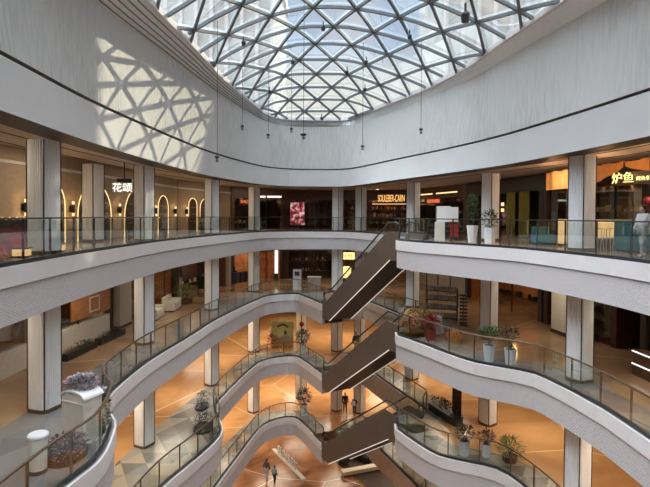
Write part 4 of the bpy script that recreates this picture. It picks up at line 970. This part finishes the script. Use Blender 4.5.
# clothes rails and mannequins
def rail_of_clothes(lab, loc, rz, n=8):
    t = thing('clothes_rail', lab, 'clothes rail', loc, rz); MB().tube([(-.8, 0, 0), (-.8, 0, 1.7), (.8, 0, 1.7), (.8, 0, 0)], .02, 6).build('frame', 'black', t)
    for x in (-.8, .8): b = MB(); b.box((x, 0, .02), (.05, .5, .04)); b.build('foot', 'black', t)
    for k in range(n):
        x = -.65 + 1.3 * k / (n - 1)
        g = thing('garment', 'dark coat on the clothes rail %s, place %s from its near end' % ('by the column' if y_flag else 'at the far bend', ['first', 'second', 'third', 'fourth', 'fifth', 'sixth', 'seventh', 'eighth'][k]), 'garment', (loc[0] + math.cos(rz) * x, loc[1] + math.sin(rz) * x, loc[2]), rz, 'dark coats on the rail ' + ('by the column' if y_flag else 'at the bend'))
        m = MB(); m.prism([(-.05, -.2), (.05, -.2), (.06, .2), (-.06, .2)], .6, 1.45); m.prism([(-.04, -.24), (.04, -.24), (.04, .24), (-.04, .24)], 1.0, 1.5); m.build('coat', ('cloth_black', 'cloth_navy', 'cloth_brown')[k % 3], g)
        MB().tube([(0, 0, 1.5), (0, .03, 1.6), (0, 0, 1.665)], .012, 5).build('hanger_hook', 'black', g)
y_flag = True; rail_of_clothes('black clothes rail hung with dark coats, beside the third column', (-9.3, 38.2, -5), 1.2)
y_flag = False; rail_of_clothes('black clothes rail hung with dark coats, before the copper wall', (-7.2, 41.2, -5), .9)
def mannequin(lab, loc, rz, mat='cloth_black'):
    t = thing('mannequin', lab, 'mannequin', loc, rz); MB().lathe([(.22, 0), (.2, .03)]).build('stand', 'black', t)
    MB().tube([(0, 0, .03), (0, 0, .8)], .03).build('pole', 'black', t)
    m = MB(); m.lathe([(.16, .55), (.24, .7), (.19, .95), (.15, 1.08), (.2, 1.3), (.2, 1.4), (.07, 1.46), (.05, 1.55)], (0, 0, 0), 14); m.build('dressed_torso', mat, t)
    m = MB(); m.ball((0, 0, 1.65), (.09, .1, .13)); m.build('head', 'cloth_black', t)
    for sx in (-1, 1): MB().tube([(sx * .18, 0, 1.38), (sx * .26, 0, 1.1), (sx * .24, -.05, .82)], [.06, .05, .04], 8).build('sleeve', mat, t)
mannequin('black dressed mannequin at the far bend, further from the glowing copper wall', (-8.0, 43.0, -5), .6); mannequin('black dressed mannequin closer to the glowing copper wall', (-6.6, 43.6, -5), .6)

# ------------------------------------------------------------------ ground floor: letters, dark mats, armchairs
t = thing('letter_sign', 'row of standing white letters on a low strip, ground floor', 'sign', (-3.05, 41.4, -20), math.atan2(-5.0, 2.95))
b = MB(); b.box((0, 0, .05), (5.9, .35, .1)); b.build('base_strip', 'cream', t)
for k, chx in enumerate('SUNSET'):
    text(chx, .95, 'letter', 'white_sign' if False else 'pure_white', t, (-1.9 + .66 * k, 0, .45), (PI / 2, 0, 0), .05)
poly = [(0.2, 43.0), (3.7, 37.2), (7.6, 37.2), (7.6, 44.0), (1.2, 44.6)]
t = thing('floor_mat', 'large dark brown floor mat under the black armchairs on the ground floor', 'mat', (poly[0][0], poly[0][1], -20)); MB().prism(poly, -19.999, -19.98).build('pad', 'dark_brown', t, (poly[0][0], poly[0][1], -20))
MB().tube([(x, y, -19.98) for x, y in poly + [poly[0]]], .03, 6).build('edge_trim', 'gold', t, (poly[0][0], poly[0][1], -20))
t = thing('light_beam_block', 'stand-in for a bright lit strip, pale bench crossing the dark ground floor', 'block', (3.2, 40.1, -19.98), .35); b = MB(); b.box((0, 0, .25), (3.6, .55, .3)); b.build('seat', 'cream', t); b = MB(); b.box((0, 0, .05), (3.4, .4, .1)); b.build('base', 'dark_wood', t)  # pale box put in for a bright lit strip on the floor
LAMPS.append((Vector((3.2, 39.9, -17.2)), 60, (1, .75, .45)))
def armchair(lab, loc, rz, mat='cloth_black'):
    t = thing('armchair', lab, 'armchair', loc, rz); b = MB(); b.box((0, 0, .3), (.7, .7, .3)); b.build('seat', mat, t); b = MB(); b.box((0, .32, .65), (.7, .16, .6)); b.build('backrest', mat, t)
    for x in (-.36, .36): b = MB(); b.box((x, 0, .4), (.12, .7, .45)); b.build('armrest', mat, t)
    for x in (-.3, .3):
        for y in (-.28, .28): b = MB(); b.box((x, y, .08), (.05, .05, .16)); b.build('leg', 'black', t)
armchair('black armchair on the dark floor, nearer the amber marble edge', (1.75, 41.6, -19.98), .4); armchair('black armchair on the dark floor, second of three', (3.0, 42.4, -19.98), -.2); armchair('black armchair on the dark floor, next to the tan panelling', (3.75, 41.9, -19.98), -.6)
t = thing('side_table', 'small red side table between the black armchairs', 'table', (2.4, 42.5, -19.98)); MB().lathe([(.3, .5), (.3, .55)]).build('top', 'red', t); MB().tube([(0, 0, 0), (0, 0, .5)], .04).build('stem', 'black', t); MB().lathe([(.2, 0), (.18, .03)]).build('foot', 'black', t)

# ------------------------------------------------------------------ pendants on cables and roof spotlights
def pendant(x, y, z, lab, r=.12):
    top = dome_z(x, y) - .15
    t = thing('cable_spotlight', lab, 'lamp', (x, y, z), 0); MB().tube([(0, 0, .1), (0, 0, top - z)], .012, 5).build('cable', 'black', t)
    MB().lathe([(.03, .1), (r, .05), (r, 0), (r * .6, -.04)], (0, 0, 0), 12).build('head', 'black', t); MB().lathe([(.05, -.2), (.07, -.12), (.04, -.04)], (0, 0, 0), 10).build('lens_tube', 'steel', t)
PD = [(303, 137, 22, 'black spotlight on a long cable, the largest of those hung low'), (420, 131, 24, 'black spotlight on a cable hung before the wall above the wing'), (362, 148, 26, 'black spotlight hung lowest, above the escalator'), (242, 129, 27, 'small spotlight on a cable against the wall, at the bend after the sun patch'), (291, 131, 29, 'small spotlight on a cable, close to the largest hanging one'), (268, 137, 28, 'thin spotlight on a cable between the bend and the centre'), (217, 160, 21, 'spotlight on a cable at the edge of the sun patch')]
def unp(px, py, Y): return ((px - 325) / 487 * Y, Y, 1.28 + (216.5 - py) / 487 * Y)
for px, py, Y, lab in PD:
    x, y, z_ = unp(px, py, Y); pendant(x, y, z_ + .05, lab, .14 if px == 303 else .1)
RS = [(322, 28), (408, 36), (243, 43), (292, 62), (365, 62), (364, 89), (269, 92), (463, 14), (346, 72), (321, 118)]
RN = ['near the centre line high up', 'toward the wing high up', 'toward the sunlit wall high up', 'sunlit side of the centre, middle rows', 'wing side of the centre, middle rows', 'wing side low over the far wall', 'sunlit side low over the far wall', 'large one closest to the wing wall', 'on a crossing in the very middle', 'at the far rim of the glass']
for (px, py), nm in zip(RS, RN):
    Y = 18.0
    while Y < 38:
        x, y, z_ = unp(px, py, Y)
        if dome_z(x, y) - .35 < z_: break
        Y += .1
    t = thing('roof_spotlight', 'small black spotlight fixed under the roof grid, ' + nm, 'lamp', (x, y, z_), 0)
    MB().lathe([(.09, -.22), (.11, -.05), (.09, .0)], (0, 0, 0), 12).build('head', 'black', t); MB().tube([(0, 0, 0), (0, 0, max(.1, dome_z(x, y) - .1 - z_))], .03, 6).build('arm', 'black', t)
    if px == 463: t.scale = (1.7, 1.7, 1.7)

# ------------------------------------------------------------------ people
def skin_mesh(verts, edges, radii, sub=2):
    me = bpy.data.meshes.new('tmp'); me.from_pydata(verts, edges, []); o = bpy.data.objects.new('tmp', me); COL.objects.link(o)
    sk = o.modifiers.new('s', 'SKIN'); ss = o.modifiers.new('u', 'SUBSURF'); ss.levels = ss.render_levels = sub
    for i, r in enumerate(radii): me.skin_vertices[0].data[i].radius = (r, r) if not isinstance(r, tuple) else r
    me.skin_vertices[0].data[0].use_root = True
    dg = bpy.context.evaluated_depsgraph_get(); dg.update()
    m = bpy.data.meshes.new_from_object(o.evaluated_get(dg)); bpy.data.objects.remove(o); return m
def person(lab, loc, rz, top='cloth_black', legs='cloth_navy', stride=.18, h=1.7, arm=0.0, extra=None):
    """faces local -y"""
    t = thing('person', lab, 'person', loc, rz); k = h / 1.72
    def put(me, nm, mat):
        me.name = nm; me.materials.clear(); me.materials.append(M[mat]); o = bpy.data.objects.new(nm, me); COL.objects.link(o); o.parent = t; o.scale = (k, k, k)
        for p in me.polygons: p.use_smooth = True
        return o
    s = stride
    J = {'pel': (0, 0, .95), 'spi': (0, .01, 1.12), 'che': (0, .01, 1.3), 'nek': (0, 0, 1.45), 'nk2': (0, -.01, 1.5), 'hed': (0, -.02, 1.58), 'hd2': (0, -.015, 1.65),
         'hl': (.09, 0, .92), 'hr': (-.09, 0, .92), 'kl': (.1, -s * .7, .5), 'kr': (-.1, s * .25, .5), 'al': (.1, -s * .8, .09), 'ar': (-.1, s * 1.1, .12), 'tl': (.11, -s * .8 - .16, .04), 'tr': (-.11, s * 1.1 - .14, .04),
         'sl': (.18, .01, 1.41), 'sr': (-.18, .01, 1.41), 'el': (.24, .05 + s * .3, 1.14), 'er': (-.24, .05 - s * .3, 1.14), 'wl': (.24, -.05 + s * .4 - arm, .92 + arm), 'wr': (-.24, -.05 - s * .4 - arm, .92 + arm)}
    R = {'pel': .13, 'spi': .125, 'che': .14, 'nek': .065, 'nk2': .055, 'hed': .085, 'hd2': .085, 'hl': .085, 'hr': .085, 'kl': .06, 'kr': .06, 'al': .04, 'ar': .04, 'tl': .035, 'tr': .035, 'sl': .06, 'sr': .06, 'el': .042, 'er': .042, 'wl': .028, 'wr': .028}
    # palm and fingers
    Ed = [('pel', 'spi'), ('spi', 'che'), ('che', 'nek'), ('nek', 'nk2'), ('nk2', 'hed'), ('hed', 'hd2'), ('pel', 'hl'), ('pel', 'hr'), ('hl', 'kl'), ('hr', 'kr'), ('kl', 'al'), ('kr', 'ar'), ('al', 'tl'), ('ar', 'tr'), ('che', 'sl'), ('che', 'sr'), ('sl', 'el'), ('sr', 'er'), ('el', 'wl'), ('er', 'wr')]
    for sd_, w, e in (('l', 'wl', 'el'), ('r', 'wr', 'er')):
        d = (Vector(J[w]) - Vector(J[e])).normalized(); J['p' + sd_] = tuple(Vector(J[w]) + d * .07); R['p' + sd_] = .033; Ed.append((w, 'p' + sd_))
    def sub(names, grow=0, rad=None):
        ns = list(names); ix = {n_: i for i, n_ in enumerate(ns)}
        return [J[n_] for n_ in ns], [(ix[a], ix[b]) for a, b in Ed if a in ix and b in ix], [(rad or {}).get(n_, R[n_] + grow) for n_ in ns]
    body = put(skin_mesh(*sub(J.keys())), 'body', 'skin')
    bm = bmesh.new(); bm.from_mesh(body.data)
    for sd_, w, e in (('l', 'wl', 'el'), ('r', 'wr', 'er')):
        d = (Vector(J[w]) - Vector(J[e])).normalized(); side = Vector((0, 1, 0)) - d * d.y; side.normalize(); inn = d.cross(side) * (1 if sd_ == 'l' else -1)
        mb = MB(); p0 = Vector(J['p' + sd_])
        for q, (o_, ln) in enumerate(((-.026, .075), (-.009, .085), (.009, .08), (.026, .062))):
            a = p0 + side * o_; mb.tube([a - d * .02, a + d * ln * .5, a + d * ln * .85 + inn * .012, a + d * ln + inn * .03], [.0095, .009, .008, .006], 6)
        a = Vector(J[w]) + d * .03 - side * .025; mb.tube([a, a - side * .03 + d * .025, a - side * .038 + d * .06 + inn * .01], [.011, .01, .007], 6)
        vs = [bm.verts.new(v) for v in mb.v]; [bm.faces.new([vs[i] for i in f]) for f in mb.f]
    hb = MB(); hb.ball((0, -.03, 1.61), (.078, .098, .118), 16, 12); hb.ball((0, -.13, 1.595), (.014, .02, .024), 8, 6)
    for sx in (-1, 1): hb.ball((sx * .08, -.01, 1.6), (.012, .022, .034), 8, 6)
    hb.ball((0, -.118, 1.55), (.024, .012, .008), 8, 5)
    vs = [bm.verts.new(v) for v in hb.v]; [bm.faces.new([vs[i] for i in f]) for f in hb.f]
    bm.to_mesh(body.data); bm.free()
    for p in body.data.polygons: p.use_smooth = True
    m = MB()
    for sx in (-1, 1): m.ball((sx * .03, -.118, 1.615), (.011, .008, .008), 8, 5)
    e_ = m.build('eyes', 'hair', t); e_.scale = (k, k, k)
    m = MB(); m.ball((0, -.005, 1.645), (.088, .1, .105), 16, 10); m.ball((0, .03, 1.58), (.08, .07, .1), 12, 8); h_ = m.build('hair', 'hair', t, smooth=True); h_.scale = (k, k, k)
    put(skin_mesh(*sub(['pel', 'spi', 'che', 'nek', 'sl', 'sr', 'el', 'er', 'wl', 'wr'], .018)), 'jacket', top)
    put(skin_mesh(*sub(['pel', 'hl', 'hr', 'kl', 'kr', 'al', 'ar'], .014)), 'trousers', legs)
    put(skin_mesh([J['al'], J['tl']], [(0, 1)], [.055, .042], 1), 'shoe', 'cloth_black' if top != 'cloth_white' else 'cream'); put(skin_mesh([J['ar'], J['tr']], [(0, 1)], [.055, .042], 1), 'shoe', 'cloth_black' if top != 'cloth_white' else 'cream')
    return t
person('person in a white hooded jacket and grey trousers walking along the top gallery wing', (10.42, 15.95, 0), -PI / 2 + .25, 'cloth_white', 'cloth_grey', .2, 1.66)
person('person in black standing at the far end of the fourth gallery', (1.75, 39.9, -15), .2, 'cloth_black', 'cloth_black', .05, 1.72)
person('person in black carrying a white paper, beside the other on the fourth gallery', (2.5, 39.6, -15), -.4, 'cloth_black', 'cloth_navy', .05, 1.5, .18)
person('taller person in a dark brown coat walking on the ground floor', (-4.55, 38.7, -20), 2.6, 'cloth_brown', 'cloth_grey', .14, 1.8)
person('shorter person in a teal grey top walking on the ground floor', (-3.87, 38.2, -20), 2.6, 'cloth_teal', 'cloth_black', .12, 1.5)
person('person in a dark coat riding the middle escalator', (2.1, 31.9, -7.98), .5, 'cloth_black', 'cloth_black', .04, 1.66)
t = thing('paper_sheet', 'white paper held by a person in black on the fourth gallery', 'paper', (2.4, 39.15, -13.85), -.2); b = MB(); b.box((0, 0, 0), (.3, .02, .4)); b.build('sheet', 'pure_white', t)
t = thing('red_lantern', 'round dark red lantern hanging behind the person in white', 'lantern', (12.1, 18.2, 1.9)); MB().ball((0, 0, 0), (.2, .2, .18), 16, 10).build('globe', 'red', t); MB().tube([(0, 0, .17), (0, 0, 1.9)], .012).build('cord', 'black', t); MB().tube([(0, 0, -.17), (0, 0, -.4)], .03).build('tassel', 'red', t)

for v, e_, c_ in LAMPS:
    a = bpy.data.lights.new('shop_lamp', 'POINT'); a.energy = e_; a.color = c_; a.shadow_soft_size = .06
    o = bpy.data.objects.new('shop_lamp', a); COL.objects.link(o); o.location = v

# ------------------------------------------------------------------ light
world = bpy.data.worlds.new('sky'); scene.world = world; world.use_nodes = True
nt = world.node_tree; bg = nt.nodes['Background']
tc = nt.nodes.new('ShaderNodeTexCoord'); sp = nt.nodes.new('ShaderNodeSeparateXYZ'); nt.links.new(tc.outputs['Generated'], sp.inputs[0])
grad = ramp(nt, sp.outputs['Z'], [(0.0, (0.95, 0.88, 0.76)), (0.2, (1.05, 0.98, 0.82)), (0.27, (1.0, 0.97, 0.90)), (0.33, (0.62, 0.78, 1.0)), (0.45, (0.66, 0.80, 1.0)), (0.8, (0.92, 0.96, 1.0))])
ns = nt.nodes.new('ShaderNodeTexNoise'); ns.inputs['Scale'].default_value = 3.0; ns.inputs['Detail'].default_value = 5; nt.links.new(tc.outputs['Generated'], ns.inputs['Vector'])
cl = ramp(nt, ns.outputs['Fac'], [(0.48, (0, 0, 0)), (0.66, (1, 1, 1))])
mx = nt.nodes.new('ShaderNodeMix'); mx.data_type = 'RGBA'
nt.links.new(cl, mx.inputs['Factor']); nt.links.new(grad, mx.inputs['A']); mx.inputs['B'].default_value = (0.97, 0.97, 0.97, 1)
nt.links.new(mx.outputs['Result'], bg.inputs['Color']); 
st = ramp(nt, sp.outputs['Z'], [(0.41, (.125,) * 3), (0.62, (.7,) * 3)])      # upper sky, out of view, boosted to light the hall
ml = nt.nodes.new('ShaderNodeMath'); ml.operation = 'MULTIPLY'; ml.inputs[1].default_value = 10.5
nt.links.new(st, ml.inputs[0]); nt.links.new(ml.outputs[0], bg.inputs['Strength'])
sun = bpy.data.lights.new('sun', 'SUN'); sun.energy = 8.0; sun.angle = math.radians(0.5); sun.color = (1.0, 0.86, 0.6)
so = bpy.data.objects.new('sun', sun); COL.objects.link(so)
sd = Vector((0.62, 0.45, 0.66)).normalized(); so.rotation_euler = sd.to_track_quat('Z', 'Y').to_euler()
LP = [(-10.6, 7), (-10.6, 14), (-10.3, 22), (-9.4, 30), (-7.8, 38), (-5, 44), (1, 44.5), (6, 41), (8.6, 33), (11.3, 25), (11.8, 17), (11.9, 9)]
def lamp(x, y, z, size, e, col=(1.0, 0.86, 0.66)):
    a = bpy.data.lights.new('gallery_lamp', 'AREA'); a.shape = 'DISK'; a.size = size; a.energy = e; a.color = col
    o = bpy.data.objects.new('gallery_lamp', a); COL.objects.link(o); o.location = (x, y, z)
for z, e in ((-1.5, 55), (-6.5, 140), (-11.5, 140), (-16.5, 85)):
    for x, y in LP: lamp(x, y, z, 2.6, e)
for x, y in [(-10, 38), (-4, 46), (2, 46), (8, 44), (-3, 52), (6, 52), (-12, 46)]:
    for z, e in ((-6.5, 60), (-11.5, 110), (-16.5, 70)): lamp(x, y, z, 2.6, e)
for x, y in LP: lamp(x, y - (2.6 if y == 22 else 0), ZC + .25, .5, 48)

# ------------------------------------------------------------------ camera
cam = bpy.data.cameras.new('camera'); co = bpy.data.objects.new('camera', cam); COL.objects.link(co)
cam.sensor_width = 36; cam.lens = 36 * 487 / 650; cam.shift_y = -0.02923; cam.clip_start = 0.05; cam.clip_end = 600
co.matrix_world = Matrix.Translation((0, 0, 1.28)) @ Matrix.Rotation(PI / 2 - math.radians(1.0), 4, 'X') @ Matrix.Rotation(math.radians(0.35), 4, 'Z')
scene.camera = co
scene.view_settings.view_transform = 'Standard'; scene.view_settings.look = 'None'
scene.view_settings.gamma = 1; scene.view_settings.use_curve_mapping = False
scene.view_settings.exposure = 0.1
scene.cycles.use_denoising = True
scene.cycles.max_bounces = 8; scene.cycles.transparent_max_bounces = 24; scene.cycles.sample_clamp_indirect = 6
